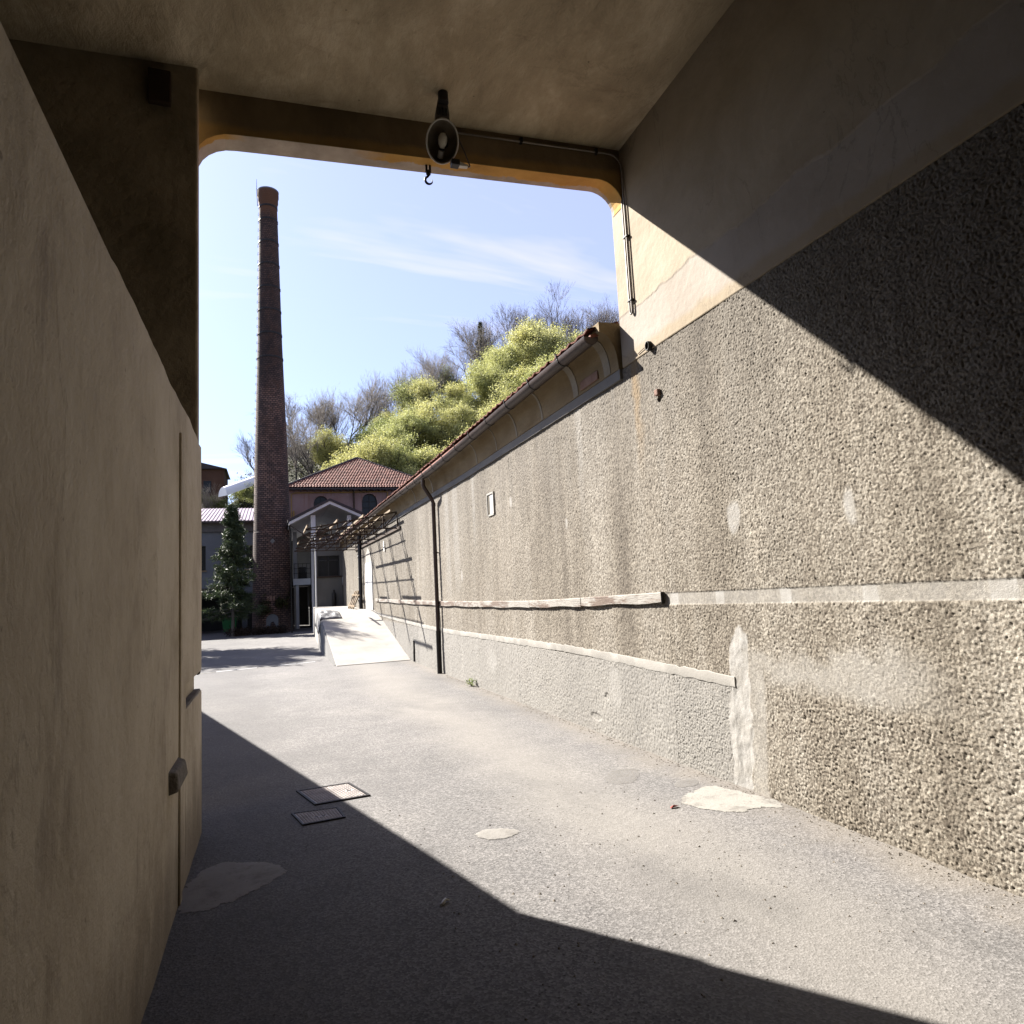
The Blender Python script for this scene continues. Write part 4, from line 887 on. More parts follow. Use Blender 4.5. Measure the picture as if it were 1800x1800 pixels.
# leaning trestle
TR = thing('metal_trestle', (3.0, 28.6, 1.14), 'small rusty metal trestle leaning at the wall on the dock', 'trestle')
for y in (27.6, 28.2, 28.8, 29.4): MB().bar((2.95, y, 1.14), (3.28, y+0.15, 1.85), 0.05).build('upright', M['tan_wood'], TR)
MB().bar((3.0, 27.3, 1.24), (3.0, 29.7, 1.27), 0.05).build('rail', M['tan_wood'], TR); MB().bar((3.18, 27.3, 1.66), (3.18, 29.8, 1.69), 0.05).build('rail', M['tan_wood'], TR)
for y in (27.5, 28.3, 29.0): MB().bar((3.0, y, 1.25), (3.16, y+0.6, 1.66), 0.035).build('brace', M['rust'], TR)
# cantilever canopy skeleton
CF = thing('canopy_frame', (2.1, 24, 3.5), 'rusty skeleton of a lean-to canopy projecting from the wall above ramp', 'canopy frame')
tr = MB(); TL = 2.53
def topz(u): return 0.45*(1-u/TL)+0.02
bars = [((0, 0, 0), (-TL, 0, 0.0)), ((0, 0, topz(0)), (-TL, 0, topz(TL)))]
us = [0.02, 0.42, 0.84, 1.26, 1.68, 2.1]
for i, u in enumerate(us):
    bars.append(((-u, 0, 0), (-u, 0, topz(u))))
    if i < 5: bars.append(((-us[i+1], 0, 0), (-u, 0, topz(u))))
for p, q in bars: tr.bar(p, q, 0.030, 0.034)
trm = tr.mesh('truss', M['rust'])
TY = [19.28, 21.4, 23.6, 25.7, 27.8, 29.7]
for y in TY:
    o = bpy.data.objects.new('truss', trm); COL.objects.link(o); o.parent = CF; o.location = Vector((WX, y, 3.48+0.012*(y-19.3)))-Vector((2.1, 24, 3.5))
def zf(y): return 3.48+0.012*(y-19.3)
for u, y0, y1 in [(0.28, 18.8, 30.0), (1.02, 18.8, 25.4), (1.72, 18.75, 21.3), (1.75, 24.0, 25.6), (2.50, 18.7, 20.9), (2.50, 25.2, 26.2)]:
    MB().bar((WX-u, y0, zf(y0)+topz(u)+0.04), (WX-u, y1, zf(y1)+topz(u)+0.04), 0.035, 0.055).build('purlin', M['tan_wood'], CF)
for u in (0.64, 1.38, 2.12):
    MB().bar((WX-u, 19.1, zf(19.1)+topz(u)+0.02), (WX-u, 29.9, zf(29.9)+topz(u)+0.02), 0.022).build('tie_bar', M['rust'], CF)
MB().bar((WX-0.02, 18.9, 3.47), (WX-0.02, 30, 3.60), 0.04, 0.07).build('wall_angle', M['rust'], CF)
# black downpipe at the wall on the dock
BP = thing('black_downpipe', (WX-0.1, 27.7, 1.12), 'black drainpipe standing against wall beside the white dock door', 'pipe')
MB().tube([(WX-0.10, 27.7, 1.12), (WX-0.10, 27.7, 4.02)], 0.075, 12).build('pipe', M['black'], BP, sharp=40)
for z in (1.5, 2.35, 3.2): MB().box(WX-0.19, WX-0.0, 27.65, 27.75, z, z+0.035).build('clip', M['white_paint'], BP)

# ------------------------------------------------------------------ wall with openings
def wall_open(T, name, mat, x0, x1, z0, z1, y, ops, depth=0.25):
    """front wall in the plane Y=y with openings (xa,xb,zb,zt,arched); reveals go back by depth"""
    mb = MB(); xs = {x0, x1}; 
    for xa, xb, zb, zt, ar in ops:
        k = 12 if ar else 1
        for i in range(k+1): xs.add(xa+(xb-xa)*i/k)
    xs = sorted(xs)
    def topat(op, x):
        xa, xb, zb, zt, ar = op
        if not ar: return zt
        r = (xb-xa)/2; return zt-r+math.sqrt(max(0, r*r-(x-(xa+xb)/2)**2))
    for a, b in zip(xs[:-1], xs[1:]):
        mid = (a+b)/2; o = [op for op in ops if op[0] < mid < op[1]]
        if not o: mb.quad((a, y, z0), (b, y, z0), (b, y, z1), (a, y, z1)); continue
        o = sorted(o, key=lambda q: q[2]); za = zb_ = z0
        for op in o:
            if op[2] > za+1e-4 or op[2] > zb_+1e-4: mb.quad((a, y, za), (b, y, zb_), (b, y, op[2]), (a, y, op[2]))
            za, zb_ = topat(op, a), topat(op, b)
            mb.quad((a, y, za), (a, y+depth, za), (b, y+depth, zb_), (b, y, zb_)); mb.quad((a, y, op[2]), (b, y, op[2]), (b, y+depth, op[2]), (a, y+depth, op[2]))
        mb.quad((a, y, za), (b, y, zb_), (b, y, z1), (a, y, z1))
    for xa, xb, zb, zt, ar in ops:
        zs = zt-(xb-xa)/2 if ar else zt
        mb.quad((xa, y, zb), (xa, y+depth, zb), (xa, y+depth, zs), (xa, y, zs)); mb.quad((xb, y, zb), (xb, y, zs), (xb, y+depth, zs), (xb, y+depth, zb))
    return mb.build(name, mat, T)
def window(T, xa, xb, zb, zt, y, arched, cols, rows, frame_mat, glass=True):
    W_ = MB()
    fr = 0.055; wd = xb-xa
    def tp(x): 
        if not arched: return zt
        r = wd/2; return zt-r+math.sqrt(max(0, r*r-(x-(xa+xb)/2)**2))
    for i in range(cols+1):
        x = xa+wd*i/cols; x = min(max(x, xa+fr/2), xb-fr/2); W_.box(x-fr/2, x+fr/2, y-0.03, y+0.03, zb, max(tp(x), zb+0.1))
    for j in range(rows+1):
        z = zb+(zt-zb-(wd/2 if arched else 0))*j/rows; W_.box(xa, xb, y-0.025, y+0.025, z-fr/2 if j else z, z+fr/2)
    wo = W_.build('window', frame_mat, T)
    if glass:
        n = 14; p = [(xa, y+0.01, zb), (xb, y+0.01, zb)]+[(xb-wd*k/n, y+0.01, tp(xb-wd*k/n)) for k in range(n+1)] if arched else [(xa, y+0.01, zb), (xb, y+0.01, zb), (xb, y+0.01, zt), (xa, y+0.01, zt)]
        o = MB().add(p, [tuple(range(len(p)))]).build('pane', M['glass']); o.parent = wo; o.matrix_parent_inverse = Matrix.Identity(4)
        o.matrix_parent_inverse = Matrix.Identity(4)
    return wo

# ------------------------------------------------------------------ dock end wall room
DR = thing('dock_shed', (2.7, 36.2, 1.2), 'grey rendered shed closing the dock with a dark glazed window', 'shed')
wall_open(DR, 'wall', M['dock_wall'], 2.10, WX, 1.17, 4.7, 36.2, [(2.16, 3.26, 2.74, 3.78, False)])
MB().box(2.04, 2.10, 36.1, 36.3, 1.17, 4.7).build('corner_post', M['white_paint'], DR)
window(DR, 2.16, 3.26, 2.74, 3.78, 36.38, False, 2, 1, M['black']); MB().box(2.16, 3.26, 36.35, 36.40, 3.52, 3.58).build('transom', M['black'], DR)
MB().box(2.10, 3.36, 36.12, 36.2, 2.66, 2.73).build('sill', M['rust'], DR)
MB().box(2.10, WX+2.5, 36.3, 42, 4.7, 4.85).box(2.10, 2.2, 36.46, 42, 1.17, 4.7).build('roof_slab', M['dark_roof'], DR)
GB = thing('gas_cylinder', (2.92, 35.9, 1.19), 'tall dark gas cylinder standing before the dock end wall', 'cylinder')
MB().lathe([(0.10, 0), (0.115, 0.02), (0.115, 0.62), (0.07, 0.72), (0.04, 0.74)], 16, (2.92, 35.9, 1.19)).build('body', M['iron'], GB, sharp=40); MB().lathe([(0.05, 0), (0.05, 0.09)], 10, (2.92, 35.9, 1.93)).build('valve', M['iron'], GB)

# ------------------------------------------------------------------ white porch
PO = thing('white_porch', (2.9, 38, -0.12), 'white gabled porch with dark roof sheets on tall columns beside the chimney', 'porch')
def gable(xl, zl, xr, zr, xm, zm, t, y0, y1, name, mat):
    vs = [(xl, y0, zl), (xm, y0, zm), (xr, y0, zr), (xr, y0, zr-t), (xm, y0, zm-t), (xl, y0, zl-t)]; vs += [(x, y1, z) for x, _, z in vs]
    return MB().add(vs, [(0, 5, 4, 1), (1, 4, 3, 2), (6, 7, 10, 11), (7, 8, 9, 10), (0, 1, 7, 6), (1, 2, 8, 7), (5, 11, 10, 4), (4, 10, 9, 3), (0, 6, 11, 5), (2, 3, 9, 8)]).build(name, mat, PO)
gable(0.78, 5.86, 4.78, 6.16, 2.97, 6.98, 0.13, 37.75, 51.4, 'roof_sheet', M['dark_roof'])
gable(0.84, 5.73, 4.72, 6.03, 2.97, 6.845, 0.16, 37.82, 51.3, 'soffit', M['white_paint'])
MB().box(1.97, 2.22, 38.2, 38.45, -0.14, 6.12).build('column', M['white_paint'], PO, bevel=0.01)
MB().box(3.90, 4.12, 38.2, 38.42, 4.86, 6.10).build('column', M['white_paint'], PO, bevel=0.01)
MB().box(1.20, 1.42, 43.9, 44.1, 2.88, 5.76).build('column', M['white_dirty'], PO, bevel=0.01)
MB().box(1.33, 1.5, 43.8, 44.0, -0.14, 2.5).build('column', M['white_paint'], PO, bevel=0.01); MB().box(1.22, 1.328, 43.85, 43.98, -0.14, 2.5).build('column', M['cornice_light'], PO)
MB().box(1.18, 5, 43.7, 51.5, 2.5, 2.88).build('balcony_slab', M['white_paint'], PO)
rl = PO
for x in [1.24+0.24*k for k in range(5)]: MB().bar((x, 43.76, 2.88), (x, 43.76, 3.8), 0.03).build('baluster', M['iron'], PO)
for z in (3.8, 3.5, 3.2): MB().bar((1.2, 43.76, z), (2.3, 43.76, z), 0.03).build('rail', M['iron'], PO)
MB().bar((0.86, 37.9, 5.60), (0.98, 37.9, 5.62), 0.04).bar((0.9, 37.9, 5.55), (2.05, 36.0, 4.5), 0.045).build('stay_rod', M['rust'], PO)
wall_open(PO, 'back_wall', M['dock_wall'], 0.95, 5.6, 2.88, 6.4, 51.2, [(2.7, 3.6, 2.9, 4.9, False)])
MB().box(0.9, 5.6, 50.8, 51.0, -0.14, 2.5).build('ground_wall', M['dark_wall'], PO); MB().box(2.3, 2.5, 40, 51, -0.14, 2.5).build('side_wall', M['dark_wall'], PO)
for k in range(12): MB().bar((1.5+k*0.07, 44.6, -0.12), (1.5+k*0.07, 44.6, 1.0), 0.02).build('gate_bar', M['iron'], PO)
MB().bar((1.45, 44.6, 1.0), (2.35, 44.6, 1.0), 0.04).build('gate_rail', M['iron'], PO)
MB().tube([(0.80, 38.3, 5.75), (0.90, 38.35, 5.4), (0.93, 38.4, 5.2), (0.93, 38.4, -0.1)], 0.045, 10).build('downpipe', M['iron'], PO, sharp=40)
BC = thing('stacked_crates', (1.75, 44.4, 2.88), 'dark crates stacked behind the porch balcony rail', 'crate')
MB().box(1.5, 2.0, 44.2, 44.7, 2.89, 3.3).build('crate', M['iron'], BC, bevel=0.02); MB().box(1.52, 1.95, 44.25, 44.65, 3.305, 3.62).build('crate', M['black'], BC, bevel=0.02)
CP = thing('porch_downpipe', (2.32, 38.1, -0.12), 'black drainpipe with white clips on the front porch column', 'pipe')
MB().tube([(2.31, 38.08, -0.12), (2.31, 38.08, 3.75)], 0.085, 12).build('pipe', M['black'], CP, sharp=40)
for z in (0.25, 1.35, 2.5, 3.5): MB().box(2.2, 2.42, 37.97, 38.2, z, z+0.04).build('clip', M['white_paint'], CP)

# ------------------------------------------------------------------ pink house with hipped tile roof
PH = thing('pink_house', (6.5, 52, 0), 'faded pink house with arched windows and hipped red tile roof', 'house')
w1 = (2.92, 3.98, 6.6, 9.18, True); w2 = (6.42, 7.58, 6.9, 9.34, True); w3 = (10.0, 11.1, 6.9, 9.4, True)
wall_open(PH, 'wall', M['pink'], 1.25, 12.2, -0.3, 9.72, 52, [w1, w2, w3], 0.3)
MB().box(1.25, 12.2, 52.7, 63, -0.3, 9.7).build('inner_wall', M['dark_wall'], PH)
MB().box(1.0, 1.27, 52.02, 63, -0.3, 9.7).build('side_wall', M['pink'], PH); MB().box(12.18, 12.4, 52.02, 63, -0.3, 9.7).build('side_wall', M['pink'], PH)
for xa, xb, zb, zt, ar in (w1, w2, w3): window(PH, xa, xb, zb, zt, 52.24, True, 2, 4, M['iron'])
ex0, ex1, ey, ez = 0.75, 12.65, 51.5, 9.72; apx, apy, apz = 6.7, 56.6, 12.95
rf = MB().add([(ex0, ey, ez), (ex1, ey, ez), (apx, apy, apz), (ex0, 63.5, ez), (ex1, 63.5, ez), (apx, 58.5, apz), (ex0, ey, ez-.12), (ex1, ey, ez-.12), (ex0, 63.5, ez-.12), (ex1, 63.5, ez-.12)], [(0, 1, 2), (0, 2, 5, 3), (1, 4, 5, 2), (3, 5, 4), (0, 6, 7, 1), (6, 8, 9, 7), (0, 3, 8, 6), (1, 7, 9, 4)]).build('roof', M['dark_roof'], PH)
tl = MB(); ln = math.hypot(apy-ey, apz-ez); rows = 19; rl_ = ln/rows; up_ = Vector((0, apy-ey, apz-ez)).normalized(); nm = Vector((0, -(apz-ez), apy-ey)).normalized()
tw = 0.205
for r in range(rows):
    t0 = r/rows; xl = ex0+(apx-ex0)*t0; xr = ex1+(apx-ex1)*t0; k0 = int((xr-xl)/tw)
    for c in range(k0):
        xc = xl+(xr-xl-k0*tw)/2+tw*(c+0.5)+random.uniform(-.008, .008); o_ = Vector((xc, ey, ez))+up_*(rl_*r-0.02)+nm*(0.03+random.uniform(0, .012))
        ring_ = [(-tw*.5, 0.0), (-tw*.28, 0.045), (0.0, 0.06), (tw*.28, 0.045), (tw*.5, 0.0)]
        vs = [o_+Vector((u, 0, 0))+nm*(h+0.035) for u, h in ring_]+[o_+Vector((u, 0, 0))+nm*(h)+up_*(rl_*1.05) for u, h in ring_]+[o_+Vector((u, 0, 0))+nm*(h-0.0) for u, h in ring_]
        tl.add(vs, [(k, k+1, 5+k+1, 5+k) for k in range(4)]+[(10+k, 10+k+1, k+1, k) for k in range(4)])
to = tl.build('roof_tiles', M['tile']); to.parent = rf; to.matrix_parent_inverse = Matrix.Identity(4); to["kind"] = "stuff"
for (p, q) in [((ex0, ey, ez+.06), (apx, apy, apz+.07)), ((ex1, ey, ez+.06), (apx, apy, apz+.07))]:
    p = Vector(p); q = Vector(q); nseg = 22
    for k in range(nseg):
        a_ = p.lerp(q, k/nseg); b_ = p.lerp(q, (k+1.1)/nseg); o = MB().tube([a_, b_], [0.13, 0.10], 6).build('hip_tile', M['dark_roof']); o.parent = rf; o.matrix_parent_inverse = Matrix.Identity(4)
for k in range(24): MB().box(1.0+k*0.48, 1.1+k*0.48, 51.52, 52, 9.52, 9.6).build('rafter_end', M['dark_roof'], PH)
MB().tube([(5.83, 51.9, 9.6), (5.83, 51.9, 4.0)], 0.06, 8).build('downpipe', M['rust'], PH, sharp=40)
MB().tube([(8.35, 51.9, 9.0), (8.35, 51.9, 9.45), (8.2, 51.9, 9.48), (1.6, 51.9, 9.40), (1.35, 51.92, 9.3), (1.35, 51.92, 7.2)], 0.04, 6).build('gas_pipe', M['yellow_pipe'], PH); MB().tube([(8.35, 51.9, 9.45), (8.35, 51.9, 8.0)], 0.05, 6).build('gas_pipe', M['yellow_pipe'], PH)
MB().box(1.45, 1.55, 51.9, 52, 7.6, 8.1).build('meter_box', M['yellow_pipe'], PH)

# ------------------------------------------------------------------ chimney
CHY = 41.2
CH = thing('factory_chimney', (0.0, CHY, -0.12), 'tall round tapering brick factory chimney with iron bands', 'chimney')
rad = lambda z: np.interp(z, [-0.2, 0.2, 5.6, 5.61, 10, 16.8, 21.4, 25.2], [1.14, 1.12, 1.02, 1.0, 0.905, 0.69, 0.595, 0.515])
prof = [(float(rad(z)), z) for z in [-0.2, 0.2, 2, 4, 5.6, 5.62, 8, 10, 12, 14, 16.8, 19, 21.4, 23, 25.2]] + [(0.54, 25.35), (0.54, 25.5), (0.575, 25.6), (0.575, 25.85), (0.61, 25.95), (0.61, 26.25), (0.56, 26.3), (0.42, 26.3), (0.42, 24.0)]
MB().lathe(prof, 56, cap=False).build('shaft', M['brick'], CH, sharp=30, loc=(0, 0, 0))
MB().lathe([(0.615, 26.25), (0.62, 26.33), (0.42, 26.34), (0.42, 26.2)], 40, cap=False).build('cap_ring', M['bluegrey'], CH, smooth=False, loc=(0, 0, 0))
for z in [25.25, 24.4, 23.0, 21.6, 20.15, 18.75, 17.3, 15.85]:
    r = float(rad(z))+0.018; MB().lathe([(r, -0.055), (r+0.008, -0.05), (r+0.008, 0.05), (r, 0.055)], 48, cap=False).build('iron_band', M['iron'], CH, loc=(0, 0, z))
MB().tube([(-0.60, -0.1, 25.3), (-0.64, -0.1, 26.3), (-0.64, -0.1, 27.0)], [0.02, 0.018, 0.008], 6).build('lightning_rod', M['iron'], CH, loc=(0, 0, 0))
for k in range(40):
    z = 5.8+k*0.5; r = float(rad(z)); a0 = R(184); p = Vector((math.cos(a0), math.sin(a0), 0)); q = Vector((-p.y, p.x, 0))*0.16
    MB().tube([p*r+q, p*(r+0.045)+q, p*(r+0.045)-q, p*r-q], 0.009, 5).build('rung', M['black'], CH, loc=(0, 0, z))
dr = MB(); pts_d = [(-0.32, 0.1), (0.32, 0.1)]+[(0.32*math.cos(a), 0.72+0.32*math.sin(a)) for a in [math.pi*k/12 for k in range(13)]]
dr.add([(x, -math.sqrt(1.12**2-x*x)-0.03, z) for x, z in pts_d], [tuple(range(len(pts_d)))])
dr.build('soot_door', M['bluegrey'], CH, loc=(-0.05, 0, 0))
fr = MB(); p2 = [(-0.36, 0.08)]+[(0.36*math.cos(a), 0.72+0.36*math.sin(a)) for a in [math.pi-math.pi*k/12 for k in range(13)]]+[(0.36, 0.08)]
fr.tube([(x, -math.sqrt(1.12**2-x*x)-0.03, z) for x, z in p2], 0.05, 6).build('door_arch', M['brick'], CH, loc=(-0.05, 0, 0))
for x in (-0.3, -0.15, 0.0): MB().box(x, x+0.1, -1.13, -1.05, 1.75, 2.0).build('vent_brick', M['rawbrick'], CH, loc=(0, 0, 0))
MB().add([(-0.12, -1.04, 5.05), (0.0, -1.045, 4.9), (0.14, -1.04, 5.06), (0.02, -1.035, 5.2)], [(0, 1, 2, 3)]).build('bare_spot', M['grey_cem'], CH, loc=(0, 0, 0))

# ------------------------------------------------------------------ left workshop
LB = thing('workshop', (-6, 44, -0.12), 'blue-grey workshop with violet sheet roof and open dark ground floor left of chimney', 'building')
wall_open(LB, 'wall', M['bluegrey'], -16, 0.85, 2.55, 5.86, 44, [(-6.2, -3.72, 3.6, 5.05, False), (-1.55, -0.4, 3.6, 5.05, False), (-10, -7.5, 3.6, 5.05, False)], 0.2)
window(LB, -6.2, -3.72, 3.6, 5.05, 44.18, False, 3, 1, M['iron']); window(LB, -1.55, -0.4, 3.6, 5.05, 44.18, False, 2, 1, M['white_paint']); window(LB, -10, -7.5, 3.6, 5.05, 44.18, False, 3, 1, M['iron'])
for xa, xb in ((-6.25, -3.67), (-1.6, -0.35), (-10.05, -7.45)): MB().box(xa, xb, 43.92, 44.05, 3.53, 3.6).build('sill', M['tan_wood'], LB)
MB().box(-16, 0.86, 43.85, 44.3, 5.865, 6.40).build('concrete_beam', M['concrete_band'], LB)
MB().box(-16, 0.85, 44.2, 50, 2.30, 2.55).build('floor_slab', M['concrete_band'], LB)
wall_open(LB, 'back_wall', M['dark_wall'], -16, 0.85, -0.2, 2.3, 49.8, [(-3.35, -2.6, 0.9, 2.0, False)], 0.1); MB().box(-16, 0.84, 49.9, 50.1, 2.56, 6.9).build('back_wall', M['dark_wall'], LB)
MB().box(-1.75, 0.84, 44.02, 44.3, -0.2, 2.54).build('ground_wall', M['bluegrey'], LB); MB().box(-15.9, -15.6, 44.3, 49.8, -0.2, 6.4).build('side_wall', M['bluegrey'], LB); MB().box(0.6, 0.84, 44.31, 49.8, -0.2, 6.4).build('side_wall', M['bluegrey'], LB)
for x in (-5.0, -8.5, -12): MB().box(x, x+0.35, 44.0, 44.35, -0.2, 2.54).build('pillar', M['bluegrey'], LB)
MB().box(-1.45, -1.0, 43.97, 44.02, -0.12, 1.9).build('steel_door', M['iron'], LB)
ro = MB().hexa([(-16.3, 43.55, 6.43), (1.0, 43.55, 6.43), (1.0, 50.5, 8.05), (-16.3, 50.5, 8.05), (-16.3, 43.55, 6.49), (1.0, 43.55, 6.49), (1.0, 50.5, 8.11), (-16.3, 50.5, 8.11)]).build('roof', M['violet_metal'], LB)
for k in range(86):
    x = -16.2+k*0.2; o = MB().hexa([(x, 43.53, 6.47), (x+0.08, 43.53, 6.47), (x+0.08, 50.5, 8.09), (x, 50.5, 8.09), (x+.02, 43.53, 6.53), (x+0.06, 43.53, 6.53), (x+0.06, 50.5, 8.15), (x+.02, 50.5, 8.15)]).build('roof_rib', M['violet_metal']); o.parent = ro; o.matrix_parent_inverse = Matrix.Identity(4)
MB().box(-16.3, 1.0, 43.43, 43.55, 6.36, 6.47).build('gutter', M['gutter'], LB)
BN = thing('green_bin', (-2.35, 43.2, -0.12), 'green wheeled bin standing in the dark opening under the workshop', 'bin')
MB().hexa([(-2.7, 42.9, 0.0), (-2.05, 42.9, 0.0), (-2.05, 43.5, 0.0), (-2.7, 43.5, 0.0), (-2.8, 42.8, 0.85), (-1.95, 42.8, 0.85), (-1.95, 43.6, 0.85), (-2.8, 43.6, 0.85)]).build('body', M['green_paint'], BN, bevel=0.03)
MB().box(-2.84, -1.91, 42.76, 43.64, 0.855, 0.93).build('lid', M['green_paint'], BN, bevel=0.02)
for x in (-2.6, -2.15): MB().tube([(x-.04, 43.5, -0.02), (x+.04, 43.5, -0.02)], 0.1, 12).build('wheel', M['black'], BN)

# ------------------------------------------------------------------ hillside buildings
HB = thing('hillside_house', (-10, 86, 11), 'terracotta coloured house high on the slope at far left', 'house')
MB().box(-16, -5.2, 85, 92, 10, 17.2).build('wall', M['terracotta'], HB)
MB().add([(-16.4, 84.6, 17.0), (-4.9, 84.6, 17.2), (-4.9, 92.4, 17.2), (-16.4, 92.4, 17.0), (-10.5, 84.6, 18.6), (-10.5, 92.4, 18.6)], [(0, 4, 5, 3), (1, 2, 5, 4), (0, 1, 4), (2, 3, 5), (0, 3, 2, 1)]).build('roof', M['dark_roof'], HB)
for x in (-7.4, -9.6): MB().box(x, x+0.8, 84.95, 85.05, 14.4, 15.8).build('window', M['glass'], HB)
PT = thing('polytunnel', (-3.2, 75, 12), 'bright white polytunnel on the slope left of chimney', 'greenhouse')
vs = []; nseg = 10
A_, B_ = Vector((-4.75, 75.0, 12.55)), Vector((-0.6, 78.0, 14.7)); dd = (B_-A_).normalized(); ww = Vector((-dd.y, dd.x, 0)).normalized()*0.75
for k in range(9):
    c = A_.lerp(B_, k/8)
    for j in range(nseg+1): a_ = math.pi*j/nseg; vs.append(c-ww*math.cos(a_)+Vector((0, 0, 0.95*math.sin(a_))))
MB().add(vs, [(i*(nseg+1)+j, i*(nseg+1)+j+1, (i+1)*(nseg+1)+j+1, (i+1)*(nseg+1)+j) for i in range(8) for j in range(nseg)]+[tuple(range(nseg+1)), tuple(8*(nseg+1)+j for j in range(nseg+1))]).build('cover', M['white_sheet'], PT, sharp=50)

# ------------------------------------------------------------------ trees
def branch_tree(seed, height, levels, spread, kids, r0, upright=0.5, seglen=0.62, trunk=0.42):
    """returns (list of segments (p,q,r0,r1), list of tips)"""
    rg = random.Random(seed); segs = []; tips = []
    def grow(p, d, ln, r, lv):
        q = p; nseg = 3 if lv > 1 else 2; dd = d.copy()
        for i in range(nseg):
            dd = (dd + Vector((rg.gauss(0, .13), rg.gauss(0, .13), rg.gauss(0, .06)+0.06*upright))).normalized()
            q2 = q + dd*ln/nseg; ra_ = r*(1-i*0.28/nseg); rb_ = r*(1-(i+1)*0.28/nseg); segs.append((q, q2, ra_, rb_)); 
            if lv <= 2: tips.append((q2, lv))
            if lv > 0 and (i > 0 or lv < levels) and i < nseg:
                for _ in range(kids if i == nseg-1 else max(1, kids-2)):
                    a = rg.uniform(0, 6.283); s = spread*rg.uniform(.6, 1.2)
                    u = dd.orthogonal().normalized(); v = dd.cross(u)
                    nd = (dd*math.cos(s) + (u*math.cos(a)+v*math.sin(a))*math.sin(s) + Vector((0, 0, 0.22*upright))).normalized()
                    grow(q2, nd, ln*seglen*rg.uniform(.75, 1.2), r*0.56, lv-1)
            q = q2
    grow(Vector((0, 0, -0.3)), Vector((rg.gauss(0, .05), rg.gauss(0, .05), 1)).normalized(), height*trunk, r0, levels)
    return segs, tips
def seg_mesh(name, segs, mat, n=4, rmin=0.0):
    k = len(segs); V = np.zeros((k*2*n, 3), np.float32); F = np.zeros((k*n, 4), np.int32)
    for i, (p, q, a, b) in enumerate(segs):
        d = (q-p); d.normalize(); u = d.orthogonal().normalized(); v = d.cross(u)
        nn = n if a > 0.03 else 3
        for j in range(n):
            an = 2*math.pi*j/n; c, s = math.cos(an), math.sin(an); o = u*c+v*s
            V[i*2*n+j] = p+o*max(a, rmin); V[i*2*n+n+j] = q+o*max(b, rmin)
            F[i*n+j] = (i*2*n+j, i*2*n+(j+1) % n, i*2*n+n+(j+1) % n, i*2*n+n+j)
    return tri_mesh(name, V, F, mat)
def leaf_mesh(name, centres, per, sig, size, mat, seed, flat=0.6, aspect=0.6):
    g_ = np.random.default_rng(seed); C = np.asarray(centres, np.float32); n = len(C)*per
    P_ = np.repeat(C, per, 0) + g_.normal(0, 1, (n, 3))*np.array([sig, sig, sig*flat])
    d = g_.normal(0, 1, (n, 3)); d /= np.linalg.norm(d, axis=1, keepdims=True); e = g_.normal(0, 1, (n, 3)); e -= d*(d*e).sum(1, keepdims=True); e /= np.linalg.norm(e, axis=1, keepdims=True)
    s = size*g_.uniform(.6, 1.3, (n, 1)); d = d*s; e = e*s*aspect
    V = np.stack([P_-d, P_+e, P_+d, P_-e], 1).reshape(-1, 3); F = np.arange(n*4).reshape(-1, 4)
    return tri_mesh(name, V, F, mat)

def leafy_proto(seed, h, leaf_mat, per=26, sig=0.34, size=0.12, drop=0.0, kids=3):
    segs, tips = branch_tree(seed, h, 4, 0.62, kids, h*0.019, 0.42, 0.66)
    zmax = max(t[0].z for t in tips); sc = h/zmax
    segs = [(p*sc, q*sc, a, b) for p, q, a, b in segs]; rg = random.Random(seed+5)
    cs_ = [t[0]*sc for t in tips if t[1] <= 1 and rg.random() > drop]
    if len(cs_) > 620: cs_ = rg.sample(cs_, 620)
    return seg_mesh('trunk', [s for s in segs if s[2] > 0.012], M['bark'], 5), leaf_mesh('crown', [tuple(c) for c in cs_], per, sig, size, leaf_mat, seed, 0.62)
def bare_proto(seed, h):
    segs, tips = branch_tree(seed, h, 5, 0.5, 3, h*0.012, 0.65, 0.72, trunk=0.30)
    zmax = max(s[1].z for s in segs); sc = h/zmax; segs = [(p*sc, q*sc, a, b) for p, q, a, b in segs]
    big = [s for s in segs if s[2] > 0.03]; fine = [s for s in segs if s[2] <= 0.03]
    if len(fine) > 4200: fine = random.Random(seed).sample(fine, 4200)
    return seg_mesh('trunk', big, M['bark'], 5), seg_mesh('crown', fine, M['twig'], 3, 0.008)

def place_tree(name, proto, loc, rz, sc, label, cat='tree', group=None):
    T = bpy.data.objects.new(name, None); T.location = loc; T.rotation_euler = (0, 0, rz); T.scale = (sc, sc, sc*random.uniform(.94, 1.08)); COL.objects.link(T); tag(T, label, cat, group)
    for nm_, me in zip(('trunk', 'crown'), proto):
        o = bpy.data.objects.new(nm_, me); COL.objects.link(o); o.parent = T
    return T
LEAFY = [leafy_proto(s, 11.0, M['leaf'], 58, 0.38, 0.07, 0.14) for s in (11, 12, 13, 14)]
LEAFM = [leafy_proto(s, 10.0, M['leaf_mid'], 20, 0.42, 0.10, 0.25) for s in (21, 22)]
BARE = [bare_proto(s, 12.5) for s in (31, 32, 33, 34, 35)]
ORD = ['first', 'second', 'third', 'fourth', 'fifth', 'sixth', 'seventh', 'eighth', 'ninth', 'tenth', 'eleventh', 'twelfth', 'thirteenth', 'fourteenth', 'fifteenth', 'sixteenth', 'seventeenth', 'eighteenth', 'nineteenth', 'twentieth', 'twenty-first', 'twenty-second', 'twenty-third', 'twenty-fourth', 'twenty-fifth', 'twenty-sixth']
def row(spots, name, protos, desc, group):
    for i, (x, y, sc) in enumerate(sorted(spots, key=lambda q: q[0]/q[1])):
        z = float(hz(x, y))
        place_tree(name, protos[(i*7+3) % len(protos)], (x, y, z-0.4), random.uniform(0, 6.28), sc, desc.format(ORD[i]), 'tree', group)
